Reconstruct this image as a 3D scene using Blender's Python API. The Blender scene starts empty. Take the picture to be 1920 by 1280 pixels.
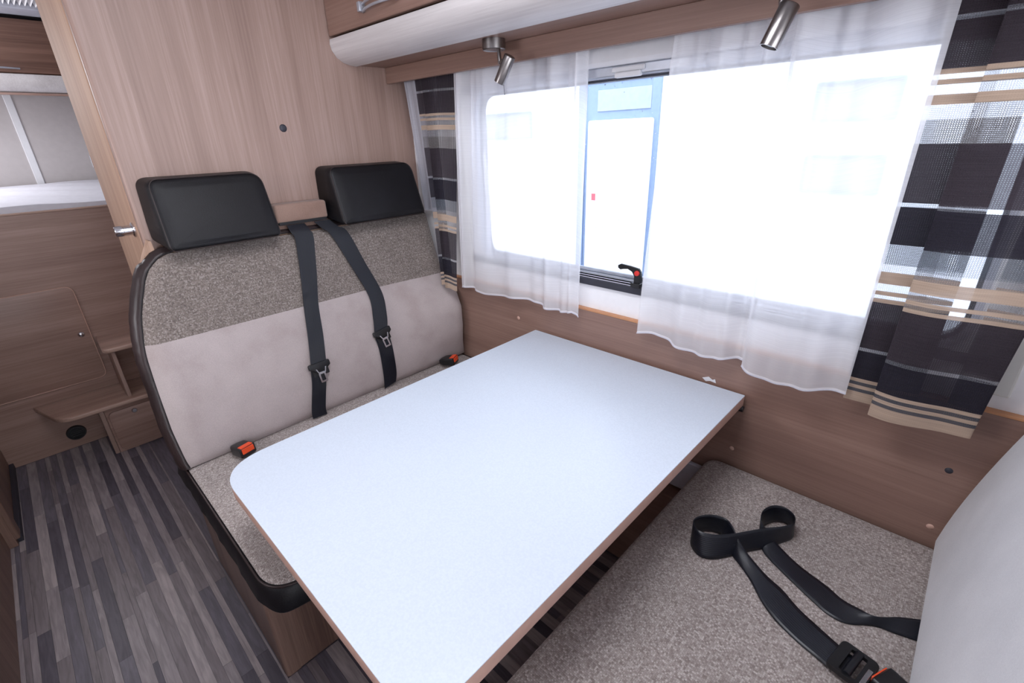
import bpy, bmesh, math, random
from mathutils import Vector, Matrix, Quaternion
random.seed(7)
C = bpy.context.scene.collection
sc = bpy.context.scene

# ------------------------------------------------------------------ camera
RX = (0.72226282, 0.69095594, -0.03027065)
DN = (0.25216844, -0.30384407, -0.91874363)
FW = (-0.64400892, 0.65594106, -0.39369255)
cam = bpy.data.cameras.new('camera'); camo = bpy.data.objects.new('camera', cam); C.objects.link(camo)
camo.matrix_world = Matrix(((RX[0], -DN[0], -FW[0], 0), (RX[1], -DN[1], -FW[1], 0), (RX[2], -DN[2], -FW[2], 1.4), (0, 0, 0, 1)))
cam.sensor_width = 36.0; cam.lens = 891.858 / 1920 * 36.0; cam.clip_start = 0.02; cam.clip_end = 60
sc.camera = camo
# ------------------------------------------------------------------ light
sc.view_settings.view_transform = 'Standard'; sc.view_settings.look = 'None'
sc.view_settings.gamma = 1.0; sc.view_settings.exposure = 0.3; sc.view_settings.use_curve_mapping = False
w = bpy.data.worlds.new('sky'); sc.world = w; w.use_nodes = True
bg = w.node_tree.nodes['Background']; bg.inputs[0].default_value = (0.88, 0.92, 1.0, 1); bg.inputs[1].default_value = 4.6

def area(name, loc, target, sx, sy, power, col=(0.95, 0.95, 1.0)):
    l = bpy.data.lights.new(name, 'AREA'); l.shape = 'RECTANGLE'; l.size = sx; l.size_y = sy; l.energy = power; l.color = col
    o = bpy.data.objects.new(name, l); C.objects.link(o); o.location = loc
    d = Vector(target) - Vector(loc)
    o.rotation_euler = d.to_track_quat('-Z', 'Y').to_euler(); return o
area('roof_hatch_daylight', (-0.55, 0.35, 2.03), (-0.55, 0.35, 0), 0.5, 0.5, 5.5)
area('windscreen_daylight', (1.85, 0.1, 1.35), (0, 0.3, 0.9), 0.6, 1.3, 6.5)
area('bed_fill_light', (-3.5, -0.35, 1.75), (-3.4, 0.5, 1.2), 0.5, 0.4, 8.0)  # unseen area light brightening the bed end; no window is built there

area('kitchen_window_daylight', (-1.35, -0.96, 1.45), (-0.9, 1.2, 1.3), 0.9, 0.4, 9.0)

# ------------------------------------------------------------------ materials
def lin(c):
    return tuple(((v / 255) / 12.92 if v / 255 <= 0.04045 else ((v / 255 + 0.055) / 1.055) ** 2.4) for v in c) + (1,)
class NT:
    def __init__(s, name):
        s.m = bpy.data.materials.new(name); s.m.use_nodes = True; s.t = s.m.node_tree; s.n = s.t.nodes
        s.p = s.n['Principled BSDF']; s.out = s.n['Material Output']
    def add(s, ty, **k):
        n = s.n.new(ty)
        for a, b in k.items(): setattr(n, a, b)
        return n
    def l(s, a, b): s.t.links.new(a, b)
    def ramp(s, fac, stops, interp='LINEAR'):
        r = s.add('ShaderNodeValToRGB'); r.color_ramp.interpolation = interp
        e = r.color_ramp.elements
        while len(e) < len(stops): e.new(0.5)
        for i, (p, c) in enumerate(stops): e[i].position = p; e[i].color = c
        s.l(fac, r.inputs[0]); return r
    def coords(s, scale, kind='Object', rot=(0, 0, 0)):
        tc = s.add('ShaderNodeTexCoord'); mp = s.add('ShaderNodeMapping'); mp.inputs['Scale'].default_value = scale
        mp.inputs['Rotation'].default_value = rot
        s.l(tc.outputs[kind], mp.inputs[0]); return mp.outputs[0]
    def bump(s, h, strength, dist=0.002):
        b = s.add('ShaderNodeBump'); b.inputs['Strength'].default_value = strength; b.inputs['Distance'].default_value = dist
        s.l(h, b.inputs['Height']); s.l(b.outputs[0], s.p.inputs['Normal']); return b

def plain(name, col, rough=0.5, metal=0.0, noise=0.06, bump=0.0, nscale=40, coat=0):
    k = NT(name); c = lin(col)
    v = k.coords((nscale,) * 3); n = k.add('ShaderNodeTexNoise'); n.inputs['Scale'].default_value = 1; n.inputs['Detail'].default_value = 4; k.l(v, n.inputs['Vector'])
    a = tuple(x * (1 - noise) for x in c[:3]) + (1,); b = tuple(min(1, x * (1 + noise)) for x in c[:3]) + (1,)
    r = k.ramp(n.outputs[0], [(0.3, a), (0.7, b)]); k.l(r.outputs[0], k.p.inputs['Base Color'])
    k.p.inputs['Roughness'].default_value = rough; k.p.inputs['Metallic'].default_value = metal
    k.p.inputs['Coat Weight'].default_value = coat
    if bump: k.bump(n.outputs[0], bump)
    return k.m

def wood(name, dark, mid, light, grain='z', rough=0.42, contrast=1.0):
    k = NT(name)
    def sc3(al, ac):
        return {'x': (al, ac, ac), 'y': (ac, al, ac), 'z': (ac, ac, al)}[grain]
    def nz(al, ac, det, dist=0.0):
        n = k.add('ShaderNodeTexNoise'); n.inputs['Scale'].default_value = 1; n.inputs['Detail'].default_value = det
        n.inputs['Distortion'].default_value = dist
        k.l(k.coords(sc3(al, ac)), n.inputs['Vector']); return n.outputs[0]
    a = nz(0.7, 16, 3, 0.4); b = nz(3, 170, 5); c2 = nz(14, 520, 2)
    m1 = k.add('ShaderNodeMath', operation='MULTIPLY'); k.l(a, m1.inputs[0]); m1.inputs[1].default_value = 0.5
    m2 = k.add('ShaderNodeMath', operation='MULTIPLY_ADD'); k.l(b, m2.inputs[0]); m2.inputs[1].default_value = 0.35; k.l(m1.outputs[0], m2.inputs[2])
    m3 = k.add('ShaderNodeMath', operation='MULTIPLY_ADD'); k.l(c2, m3.inputs[0]); m3.inputs[1].default_value = 0.15; k.l(m2.outputs[0], m3.inputs[2])
    s = 0.13 / contrast
    r = k.ramp(m3.outputs[0], [(0.5 - s, lin(dark)), (0.5, lin(mid)), (0.5 + s, lin(light))])
    k.l(r.outputs[0], k.p.inputs['Base Color']); k.p.inputs['Roughness'].default_value = rough
    k.bump(m3.outputs[0], 0.12, 0.001)
    return k.m

def fabric(name, cols, scale=330, bump=0.6, rough=0.95, wsc=(1, 1, 1)):
    k = NT(name)
    v = k.add('ShaderNodeTexVoronoi'); v.inputs['Scale'].default_value = scale; v.inputs['Randomness'].default_value = 0.32
    k.l(k.coords(wsc), v.inputs['Vector'])
    sp = k.add('ShaderNodeSeparateColor'); k.l(v.outputs['Color'], sp.inputs[0])
    r = k.ramp(sp.outputs[0], cols, 'LINEAR')
    sh = k.ramp(v.outputs['Distance'], [(0.25, (1, 1, 1, 1)), (0.8, (0.62, 0.62, 0.62, 1))])
    mx = k.add('ShaderNodeMix', data_type='RGBA', blend_type='MULTIPLY'); mx.inputs[0].default_value = 0.8
    k.l(r.outputs[0], mx.inputs[6]); k.l(sh.outputs[0], mx.inputs[7])
    big = k.add('ShaderNodeTexNoise'); big.inputs['Scale'].default_value = 7; big.inputs['Detail'].default_value = 3; k.l(k.coords((1, 1, 1)), big.inputs['Vector'])
    br = k.ramp(big.outputs[0], [(0.3, (0.9, 0.9, 0.9, 1)), (0.7, (1.05, 1.05, 1.05, 1))])
    m2 = k.add('ShaderNodeMix', data_type='RGBA', blend_type='MULTIPLY'); m2.inputs[0].default_value = 1
    k.l(mx.outputs[2], m2.inputs[6]); k.l(br.outputs[0], m2.inputs[7])
    k.l(m2.outputs[2], k.p.inputs['Base Color']); k.p.inputs['Roughness'].default_value = rough
    k.p.inputs['Sheen Weight'].default_value = 0.15
    inv = k.add('ShaderNodeMath', operation='SUBTRACT'); inv.inputs[0].default_value = 1; k.l(v.outputs['Distance'], inv.inputs[1])
    k.bump(inv.outputs[0], bump, 0.0015); return k.m

def suede(name, col, stain):
    k = NT(name)
    n = k.add('ShaderNodeTexNoise'); n.inputs['Scale'].default_value = 9; n.inputs['Detail'].default_value = 5; k.l(k.coords((1, 1, 1)), n.inputs['Vector'])
    r = k.ramp(n.outputs[0], [(0.28, lin(stain)), (0.5, lin(col)), (0.75, lin(tuple(min(255, c + 8) for c in col)))])
    f = k.add('ShaderNodeTexNoise'); f.inputs['Scale'].default_value = 420; f.inputs['Detail'].default_value = 2; k.l(k.coords((1, 1, 1)), f.inputs['Vector'])
    mx = k.add('ShaderNodeMix', data_type='RGBA', blend_type='OVERLAY'); mx.inputs[0].default_value = 0.18
    k.l(r.outputs[0], mx.inputs[6]); k.l(f.outputs[0], mx.inputs[7])
    k.l(mx.outputs[2], k.p.inputs['Base Color']); k.p.inputs['Roughness'].default_value = 0.9; k.p.inputs['Sheen Weight'].default_value = 0.25
    k.bump(f.outputs[0], 0.25, 0.001); return k.m

def leather(name, col, rough=0.42):
    k = NT(name)
    v = k.add('ShaderNodeTexVoronoi'); v.inputs['Scale'].default_value = 330; k.l(k.coords((1, 1, 1)), v.inputs['Vector'])
    n = k.add('ShaderNodeTexNoise'); n.inputs['Scale'].default_value = 12; n.inputs['Detail'].default_value = 4; k.l(k.coords((1, 1, 1)), n.inputs['Vector'])
    c = lin(col); r = k.ramp(n.outputs[0], [(0.3, tuple(x * 0.8 for x in c[:3]) + (1,)), (0.7, tuple(x * 1.25 for x in c[:3]) + (1,))])
    k.l(r.outputs[0], k.p.inputs['Base Color']); k.p.inputs['Roughness'].default_value = rough; k.p.inputs['Specular IOR Level'].default_value = 0.32
    k.bump(v.outputs['Distance'], 0.18, 0.001); return k.m

def webbing(name, col):      # UV: u along, v across
    k = NT(name); wv = k.add('ShaderNodeTexWave'); wv.wave_type = 'BANDS'; wv.bands_direction = 'Y'; wv.inputs['Scale'].default_value = 4.2
    k.l(k.coords((1, 1, 1), 'UV'), wv.inputs['Vector'])
    c = lin(col); r = k.ramp(wv.outputs[1], [(0.2, tuple(x * 0.6 for x in c[:3]) + (1,)), (0.8, tuple(x * 1.3 for x in c[:3]) + (1,))])
    k.l(r.outputs[0], k.p.inputs['Base Color']); k.p.inputs['Roughness'].default_value = 0.38
    k.p.inputs['Anisotropic'].default_value = 0.5
    k.bump(wv.outputs[1], 0.25, 0.0006); return k.m

def cloth_mat(name, opac, col=(0.93, 0.92, 0.96), trans=0.55, ribs=True):
    k = NT(name); k.n.remove(k.p)
    d = k.add('ShaderNodeBsdfDiffuse'); t = k.add('ShaderNodeBsdfTranslucent'); tr = k.add('ShaderNodeBsdfTransparent')
    d.inputs[0].default_value = col + (1,); t.inputs[0].default_value = col + (1,)
    m = k.add('ShaderNodeMixShader'); m.inputs[0].default_value = trans; k.l(d.outputs[0], m.inputs[1]); k.l(t.outputs[0], m.inputs[2])
    n = k.add('ShaderNodeTexNoise'); n.inputs['Scale'].default_value = 1; n.inputs['Detail'].default_value = 3
    k.l(k.coords((1.2, 420, 1), 'UV'), n.inputs['Vector'])
    r = k.ramp(n.outputs[0], [(0.3, (opac - 0.035,) * 3 + (1,)), (0.7, (opac + 0.035,) * 3 + (1,))])
    # denser along the stitched hem
    uv = k.add('ShaderNodeTexCoord'); sp = k.add('ShaderNodeSeparateXYZ'); k.l(uv.outputs['UV'], sp.inputs[0])
    hm = k.add('ShaderNodeMath', operation='LESS_THAN'); k.l(sp.outputs[1], hm.inputs[0]); hm.inputs[1].default_value = 0.006
    mxx = k.add('ShaderNodeMath', operation='MAXIMUM'); k.l(r.outputs[0], mxx.inputs[0]); k.l(hm.outputs[0], mxx.inputs[1])
    mm = k.add('ShaderNodeMixShader'); k.l(mxx.outputs[0], mm.inputs[0]); k.l(tr.outputs[0], mm.inputs[1]); k.l(m.outputs[0], mm.inputs[2])
    k.l(mm.outputs[0], k.out.inputs[0]); return k.m

def striped_mat(name):      # UV: u = arc length, v = height above the floor
    k = NT(name); k.n.remove(k.p)
    DK = lin((66, 60, 66)); DD = lin((50, 48, 56)); BG = lin((188, 166, 148)); GR = lin((112, 108, 108)); BL = lin((100, 106, 116)); GP = lin((140, 140, 146)); TL = lin((132, 134, 142))
    bands = [(0.0, BG, .97), (.866, lin((92, 92, 98)), .9), (.873, BG, .97), (.882, lin((92, 92, 98)), .85), (.888, BG, .97), (.894, DD, .95), (.957, TL, .55),
             (.965, DK, .92), (1.066, BG, .96), (1.073, GP, .35), (1.083, BG, .96), (1.092, GP, .35), (1.105, BG, .96), (1.128, GP, .42), (1.143, BL, .66),
             (1.187, DD, .95), (1.257, TL, .5), (1.265, DK, .92), (1.361, GR, .66), (1.406, GP, .45), (1.423, BG, .96), (1.445, GP, .35), (1.454, BG, .96),
             (1.466, GP, .35), (1.474, BG, .96), (1.480, DK, .94), (1.550, TL, .5), (1.558, DK, .94)]
    tc = k.add('ShaderNodeTexCoord'); sp = k.add('ShaderNodeSeparateXYZ'); k.l(tc.outputs['UV'], sp.inputs[0])
    n = k.add('ShaderNodeTexNoise'); n.inputs['Scale'].default_value = 1; n.inputs['Detail'].default_value = 4; k.l(k.coords((14, 420, 1), 'UV'), n.inputs['Vector'])
    dv = k.add('ShaderNodeMath', operation='DIVIDE'); k.l(sp.outputs[1], dv.inputs[0]); dv.inputs[1].default_value = 2.0
    r = k.ramp(dv.outputs[0], [(z / 2.0, c[:3] + (a,)) for z, c, a in bands], 'CONSTANT')
    # weave: open holes between the threads
    def sn(o, per):
        a = k.add('ShaderNodeMath', operation='MULTIPLY'); k.l(o, a.inputs[0]); a.inputs[1].default_value = 2 * math.pi / per
        b = k.add('ShaderNodeMath', operation='SINE'); k.l(a.outputs[0], b.inputs[0]); return b.outputs[0]
    mu = k.add('ShaderNodeMath', operation='MINIMUM'); k.l(sn(sp.outputs[0], 0.0032), mu.inputs[0]); k.l(sn(sp.outputs[1], 0.0030), mu.inputs[1])
    hole = k.ramp(mu.outputs[0], [(0.15, (0, 0, 0, 1)), (0.5, (1, 1, 1, 1))])
    open_ = k.add('ShaderNodeMath', operation='SUBTRACT'); open_.inputs[0].default_value = 1.0; k.l(r.outputs[1], open_.inputs[1])
    hm = k.add('ShaderNodeMath', operation='MULTIPLY'); k.l(hole.outputs[0], hm.inputs[0]); k.l(open_.outputs[0], hm.inputs[1])
    al = k.add('ShaderNodeMath', operation='MULTIPLY_ADD', use_clamp=True); k.l(hm.outputs[0], al.inputs[0]); al.inputs[1].default_value = -2.0; k.l(r.outputs[1], al.inputs[2])
    st = k.ramp(n.outputs[0], [(0.3, (0.86, 0.86, 0.86, 1)), (0.7, (1.12, 1.12, 1.12, 1))])
    mx = k.add('ShaderNodeMix', data_type='RGBA', blend_type='MULTIPLY'); mx.inputs[0].default_value = 1; k.l(r.outputs[0], mx.inputs[6]); k.l(st.outputs[0], mx.inputs[7])
    d = k.add('ShaderNodeBsdfDiffuse'); t = k.add('ShaderNodeBsdfTranslucent'); tr = k.add('ShaderNodeBsdfTransparent')
    k.l(mx.outputs[2], d.inputs[0]); k.l(mx.outputs[2], t.inputs[0])
    m = k.add('ShaderNodeMixShader'); m.inputs[0].default_value = 0.16; k.l(d.outputs[0], m.inputs[1]); k.l(t.outputs[0], m.inputs[2])
    mm = k.add('ShaderNodeMixShader'); k.l(al.outputs[0], mm.inputs[0]); k.l(tr.outputs[0], mm.inputs[1]); k.l(m.outputs[0], mm.inputs[2])
    k.l(mm.outputs[0], k.out.inputs[0]); return k.m

def pane_mat(name):
    k = NT(name); k.n.remove(k.p)
    g = k.add('ShaderNodeBsdfGlossy'); g.inputs['Roughness'].default_value = 0.03; t = k.add('ShaderNodeBsdfTransparent'); t.inputs[0].default_value = (0.93, 0.96, 1, 1)
    f = k.add('ShaderNodeFresnel'); f.inputs[0].default_value = 1.3
    m = k.add('ShaderNodeMixShader'); k.l(f.outputs[0], m.inputs[0]); k.l(t.outputs[0], m.inputs[1]); k.l(g.outputs[0], m.inputs[2]); k.l(m.outputs[0], k.out.inputs[0]); return k.m

def table_mat():
    k = NT('table_laminate'); n = k.add('ShaderNodeTexNoise'); n.inputs['Scale'].default_value = 260; n.inputs['Detail'].default_value = 3; k.l(k.coords((1, 1, 1)), n.inputs['Vector'])
    r = k.ramp(n.outputs[0], [(0.35, lin((203, 212, 224))), (0.65, lin((209, 218, 230)))]); k.l(r.outputs[0], k.p.inputs['Base Color'])
    k.p.inputs['Roughness'].default_value = 0.34; k.bump(n.outputs[0], 0.05, 0.0005); return k.m

M = {}
M['wood_v'] = wood('oak_laminate_upright', (134, 108, 98), (160, 133, 122), (186, 160, 150), 'z', contrast=0.58)
M['wood_x'] = wood('oak_laminate_lengthwise', (120, 92, 82), (143, 113, 101), (164, 134, 121), 'x', contrast=0.52)
M['wood_y'] = wood('oak_laminate_crosswise', (134, 104, 94), (158, 128, 116), (178, 148, 136), 'y', contrast=0.75)
M['wood_trim'] = wood('oak_edge', (158, 124, 104), (184, 150, 128), (204, 172, 150), 'z', 0.62, 0.6)
M['wood_trimy'] = wood('oak_edge_crosswise', (160, 130, 115), (182, 152, 137), (200, 170, 156), 'y')
M['wood_dark'] = wood('dark_laminate', (96, 66, 54), (116, 84, 70), (132, 98, 84), 'y')
M['wood_kit'] = wood('kitchen_laminate', (104, 80, 70), (128, 101, 89), (146, 118, 105), 'z')
M['pale_panel'] = wood('pale_ash_laminate', (196, 190, 190), (212, 207, 207), (226, 222, 222), 'x', 0.35, 0.8)
M['edge'] = plain('table_edge_band', (206, 168, 152), 0.45)
M['orange_trim'] = plain('orange_edge', (196, 140, 100), 0.5)
M['table'] = table_mat()
M['weave'] = fabric('woven_seat_fabric', [(0.0, lin((140, 128, 123))), (0.3, lin((162, 150, 145))), (0.7, lin((177, 166, 161))), (1.0, lin((202, 192, 188)))], 300)
M['weave_back'] = fabric('woven_back_fabric', [(0.0, lin((110, 99, 94))), (0.3, lin((130, 118, 112))), (0.7, lin((143, 132, 125))), (1.0, lin((166, 156, 150)))], 300)
M['suede'] = suede('pale_suede', (178, 166, 164), (166, 152, 149))
M['suede_white'] = suede('pale_grey_suede', (206, 206, 210), (200, 200, 204))
M['leather'] = leather('black_leather', (17, 16, 20), 0.5)
M['brown_leather'] = leather('dark_brown_leather', (52, 42, 42), 0.34)
M['velvet'] = suede('brown_velvet', (148, 120, 107), (132, 104, 92))
M['belt'] = webbing('navy_black_webbing', (20, 23, 33))
M['black'] = plain('black_plastic', (24, 24, 27), 0.35)
M['rubber'] = plain('dark_rubber', (52, 52, 62), 0.5)
M['orange'] = plain('orange_plastic', (235, 82, 40), 0.4)
M['red'] = plain('red_plastic', (215, 50, 45), 0.4)
M['pinkred'] = plain('red_sticker', (225, 90, 100), 0.5)
M['chrome'] = plain('polished_steel', (205, 205, 210), 0.2, 1.0)
M['nickel'] = plain('brushed_nickel', (138, 133, 132), 0.28, 1.0, 0.12)
M['silver'] = plain('silver_paint', (186, 190, 200), 0.35, 0.6)
M['white'] = plain('white_plastic', (226, 226, 230), 0.4, noise=0.02)
M['cream'] = plain('cream_plastic', (222, 220, 214), 0.45, noise=0.02)
M['wallwhite'] = plain('white_wall_board', (247, 246, 248), 0.55, noise=0.02)
M['lilac'] = plain('pale_wall_panel', (190, 184, 184), 0.6, noise=0.03)
M['sheet'] = plain('white_bed_sheet', (214, 214, 222), 0.9, noise=0.03)
M['grey'] = plain('grey_plastic', (200, 202, 214), 0.4)
M['lens'] = plain('frosted_lens', (215, 225, 225), 0.25)
M['sheer'] = cloth_mat('sheer_voile', 0.66, (0.96, 0.95, 0.98), 0.4)
M['sheer2'] = cloth_mat('sheer_voile_dense', 0.80, (0.84, 0.84, 0.9)); M['lining'] = cloth_mat('lining_cloth_shaded', 0.88, (0.52, 0.52, 0.58), 0.3)  # lining colour darkened: its shade is put into the cloth
M['striped'] = striped_mat('striped_curtain_cloth')
M['pane'] = pane_mat('acrylic_pane')
M['nwhite'] = plain('outside_white_paint', (240, 242, 246), 0.4, noise=0.01)
M['nblue'] = plain('outside_blue_paint', (124, 142, 170), 0.4, noise=0.05)
M['npale'] = plain('outside_pale_blue_glass', (152, 162, 172), 0.3, noise=0.05)
M['ngrey'] = plain('outside_grey_glass', (150, 154, 160), 0.3, noise=0.05)
M['ground'] = plain('outside_paving', (150, 150, 150), 0.9, noise=0.2, nscale=8)
M['ceil'] = plain('ceiling_board', (216, 216, 220), 0.6, noise=0.02)

def strip_mat(name, col):
    k = NT(name); oi = k.add('ShaderNodeObjectInfo')
    n = k.add('ShaderNodeTexNoise'); n.inputs['Scale'].default_value = 1; n.inputs['Detail'].default_value = 5; n.inputs['Distortion'].default_value = 0.8
    tc = k.add('ShaderNodeTexCoord'); ad = k.add('ShaderNodeVectorMath', operation='MULTIPLY_ADD')
    geo = k.add('ShaderNodeNewGeometry'); k.l(geo.outputs['Position'], ad.inputs[0]); ad.inputs[1].default_value = (9, 90, 9)
    cmb = k.add('ShaderNodeCombineXYZ'); k.l(oi.outputs['Random'], cmb.inputs[2]); sc_ = k.add('ShaderNodeVectorMath', operation='SCALE'); k.l(cmb.outputs[0], sc_.inputs[0]); sc_.inputs['Scale'].default_value = 50
    k.l(sc_.outputs[0], ad.inputs[2]); k.l(ad.outputs[0], n.inputs['Vector'])
    c = lin(col); r = k.ramp(n.outputs[0], [(0.3, tuple(x * 0.74 for x in c[:3]) + (1,)), (0.7, tuple(min(1, x * 1.22) for x in c[:3]) + (1,))])
    k.l(r.outputs[0], k.p.inputs['Base Color']); k.p.inputs['Roughness'].default_value = 0.42
    return k.m
STRIPS = [strip_mat('vinyl_strip_' + n, c) for n, c in (('pale', (172, 162, 163)), ('mid', (156, 147, 150)), ('taupe', (132, 123, 127)), ('slate', (112, 107, 117)), ('dark', (94, 89, 99)))]

# ------------------------------------------------------------------ helpers
def thing(name, label, cat, loc=(0, 0, 0), group=None):
    o = bpy.data.objects.new(name, None); C.objects.link(o); o.location = loc; o.empty_display_size = 0.05
    o['label'] = label; o['category'] = cat
    if group: o['group'] = group
    return o
def origin(o):
    v = Vector((0, 0, 0))
    while o is not None: v += o.location; o = o.parent
    return v
def obj(name, bm, mat, parent=None, label=None, smooth=False, kind=None, loc=None):
    me = bpy.data.meshes.new(name)
    off = origin(parent) if parent else Vector((0, 0, 0))
    if loc is not None: off = Vector(loc)
    bmesh.ops.translate(bm, verts=bm.verts, vec=-off)
    bmesh.ops.recalc_face_normals(bm, faces=bm.faces)
    bm.to_mesh(me); bm.free()
    for m in (mat if isinstance(mat, (list, tuple)) else [mat]): me.materials.append(m)
    if smooth:
        for p in me.polygons: p.use_smooth = True
        if smooth != 'all': me.set_sharp_from_angle(angle=math.radians(40))
    o = bpy.data.objects.new(name, me); C.objects.link(o)
    if parent: o.parent = parent
    if loc is not None:
        o.location = Vector(loc) - (origin(parent) if parent else Vector((0, 0, 0)))
    if label: o['label'] = label
    if kind: o['kind'] = kind
    return o
def tag(o, label, cat, group=None):
    o['label'] = label; o['category'] = cat
    if group: o['group'] = group
    return o
def struct(name, bm, mat, smooth=False):
    o = obj(name, bm, mat, None, smooth=smooth); o['kind'] = 'structure'; return o

def box(x0, x1, y0, y1, z0, z1, bev=0.0, seg=2, bm=None, mat=0, rot=None):
    t = bmesh.new()
    bmesh.ops.create_cube(t, size=1.0)
    for v in t.verts: v.co = Vector(((x0 + x1) / 2 + v.co.x * (x1 - x0), (y0 + y1) / 2 + v.co.y * (y1 - y0), (z0 + z1) / 2 + v.co.z * (z1 - z0)))
    if bev: bmesh.ops.bevel(t, geom=t.edges[:], offset=bev, segments=seg, profile=0.5, affect='EDGES')
    if rot is not None: bmesh.ops.transform(t, matrix=rot, verts=t.verts)
    for f in t.faces: f.material_index = mat
    return join(bm, t)
def join(bm, t):
    if bm is None: return t
    me = bpy.data.meshes.new('tmp'); t.to_mesh(me); t.free(); bm.from_mesh(me); bpy.data.meshes.remove(me); return bm
def rounded_poly(pts, r, seg=8):
    """pts (u,v) polygon ccw or cw; r scalar or list of corner radii."""
    out = []; n = len(pts)
    for i in range(n):
        p = Vector(pts[i]); a = Vector(pts[i - 1]); b = Vector(pts[(i + 1) % n]); ri = r[i] if isinstance(r, (list, tuple)) else r
        if ri <= 0: out.append(tuple(p)); continue
        d1 = (a - p).normalized(); d2 = (b - p).normalized(); ang = d1.angle(d2)
        t = min(ri / math.tan(ang / 2), (a - p).length * 0.49, (b - p).length * 0.49)
        p1 = p + d1 * t; p2 = p + d2 * t
        for k in range(seg + 1):
            s = k / seg; q = p1.lerp(p, s).lerp(p.lerp(p2, s), s); out.append(tuple(q))
    return out
AX = {'x': lambda u, v, w: (w, u, v), 'y': lambda u, v, w: (u, w, v), 'z': lambda u, v, w: (u, v, w)}
def prism(poly, w0, w1, axis='z', bev=0.0, seg=2, bm=None, fn=None):
    """extrude a polygon in the two other axes between w0 and w1"""
    f = fn or AX[axis]; t = bmesh.new()
    a = [t.verts.new(f(u, v, w0)) for u, v in poly]; b = [t.verts.new(f(u, v, w1)) for u, v in poly]
    fa = t.faces.new(a); fb = t.faces.new(b[::-1])
    n = len(poly)
    for i in range(n): t.faces.new((a[i], a[(i + 1) % n], b[(i + 1) % n], b[i]))
    bmesh.ops.recalc_face_normals(t, faces=t.faces)
    if bev:
        ed = list(set(list(fa.edges) + list(fb.edges)))
        bmesh.ops.bevel(t, geom=ed, offset=bev, segments=seg, profile=0.5, affect='EDGES')
    return join(bm, t)
def cyl(p0, p1, r, seg=24, r2=None, bev=0.0, bm=None, cap=True):
    t = bmesh.new(); p0 = Vector(p0); p1 = Vector(p1); d = p1 - p0
    bmesh.ops.create_cone(t, cap_ends=cap, segments=seg, radius1=r, radius2=r if r2 is None else r2, depth=d.length)
    if bev:
        ed = [e for e in t.edges if all(abs(v.co.z) > d.length / 2 - 1e-6 for v in e.verts) and e.verts[0].co.z * e.verts[1].co.z > 0]
        bmesh.ops.bevel(t, geom=ed, offset=bev, segments=3, profile=0.5, affect='EDGES')
    q = Vector((0, 0, 1)).rotation_difference(d.normalized())
    bmesh.ops.transform(t, matrix=Matrix.Translation((p0 + p1) / 2) @ q.to_matrix().to_4x4(), verts=t.verts)
    return join(bm, t)
def ring_solid(profile, center, axis=(0, 0, 1), seg=28, bm=None):
    """lathe profile [(r,h)] about axis"""
    t = bmesh.new(); q = Vector((0, 0, 1)).rotation_difference(Vector(axis).normalized()); rings = []
    for r, h in profile:
        if r < 1e-6: rings.append([t.verts.new(q @ Vector((0, 0, h)) + Vector(center))] * seg)
        else: rings.append([t.verts.new(q @ Vector((r * math.cos(2 * math.pi * k / seg), r * math.sin(2 * math.pi * k / seg), h)) + Vector(center)) for k in range(seg)])
    for a, b in zip(rings, rings[1:]):
        for k in range(seg):
            vs = []
            for v in (a[k], a[(k + 1) % seg], b[(k + 1) % seg], b[k]):
                if v not in vs: vs.append(v)
            if len(vs) > 2: t.faces.new(vs)
    return join(bm, t)
def tube(pts, r, seg=8, bm=None, closed=False):
    t = bmesh.new(); rings = []; pts = [Vector(p) for p in pts]; n = len(pts); up = None
    for i, p in enumerate(pts):
        d = (pts[(i + 1) % n] - pts[i - 1]) if closed else (pts[min(i + 1, n - 1)] - pts[max(i - 1, 0)])
        d.normalize()
        if up is None: up = d.orthogonal().normalized()
        up = (up - d * up.dot(d)).normalized(); s = d.cross(up)
        rings.append([t.verts.new(p + (up * math.cos(2 * math.pi * k / seg) + s * math.sin(2 * math.pi * k / seg)) * r) for k in range(seg)])
    pairs = list(zip(rings, rings[1:])) + ([(rings[-1], rings[0])] if closed else [])
    for a, b in pairs:
        for k in range(seg): t.faces.new((a[k], a[(k + 1) % seg], b[(k + 1) % seg], b[k]))
    if not closed: t.faces.new(rings[0][::-1]); t.faces.new(rings[-1])
    return join(bm, t)
def grid(fn, nu, nv, bm=None, uvfn=None):
    t = bmesh.new() if bm is None else bm
    vs = [[t.verts.new(fn(i / nu, j / nv)) for i in range(nu + 1)] for j in range(nv + 1)]
    uvl = t.loops.layers.uv.verify() if uvfn else None
    for j in range(nv):
        for i in range(nu):
            f = t.faces.new((vs[j][i], vs[j][i + 1], vs[j + 1][i + 1], vs[j + 1][i]))
            if uvfn:
                for l, (a, b) in zip(f.loops, ((i, j), (i + 1, j), (i + 1, j + 1), (i, j + 1))): l[uvl].uv = uvfn(a / nu, b / nv)
    return t
def crom(P, s):
    """catmull-rom through list of tuples, s in 0..1"""
    n = len(P) - 1; x = min(max(s, 0), 1) * n; i = min(int(x), n - 1); f = x - i
    p = [Vector(P[max(i - 1, 0)]), Vector(P[i]), Vector(P[i + 1]), Vector(P[min(i + 2, n)])]
    return 0.5 * ((2 * p[1]) + (p[2] - p[0]) * f + (2 * p[0] - 5 * p[1] + 4 * p[2] - p[3]) * f * f + (3 * p[1] - p[0] - 3 * p[2] + p[3]) * f ** 3)
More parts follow.
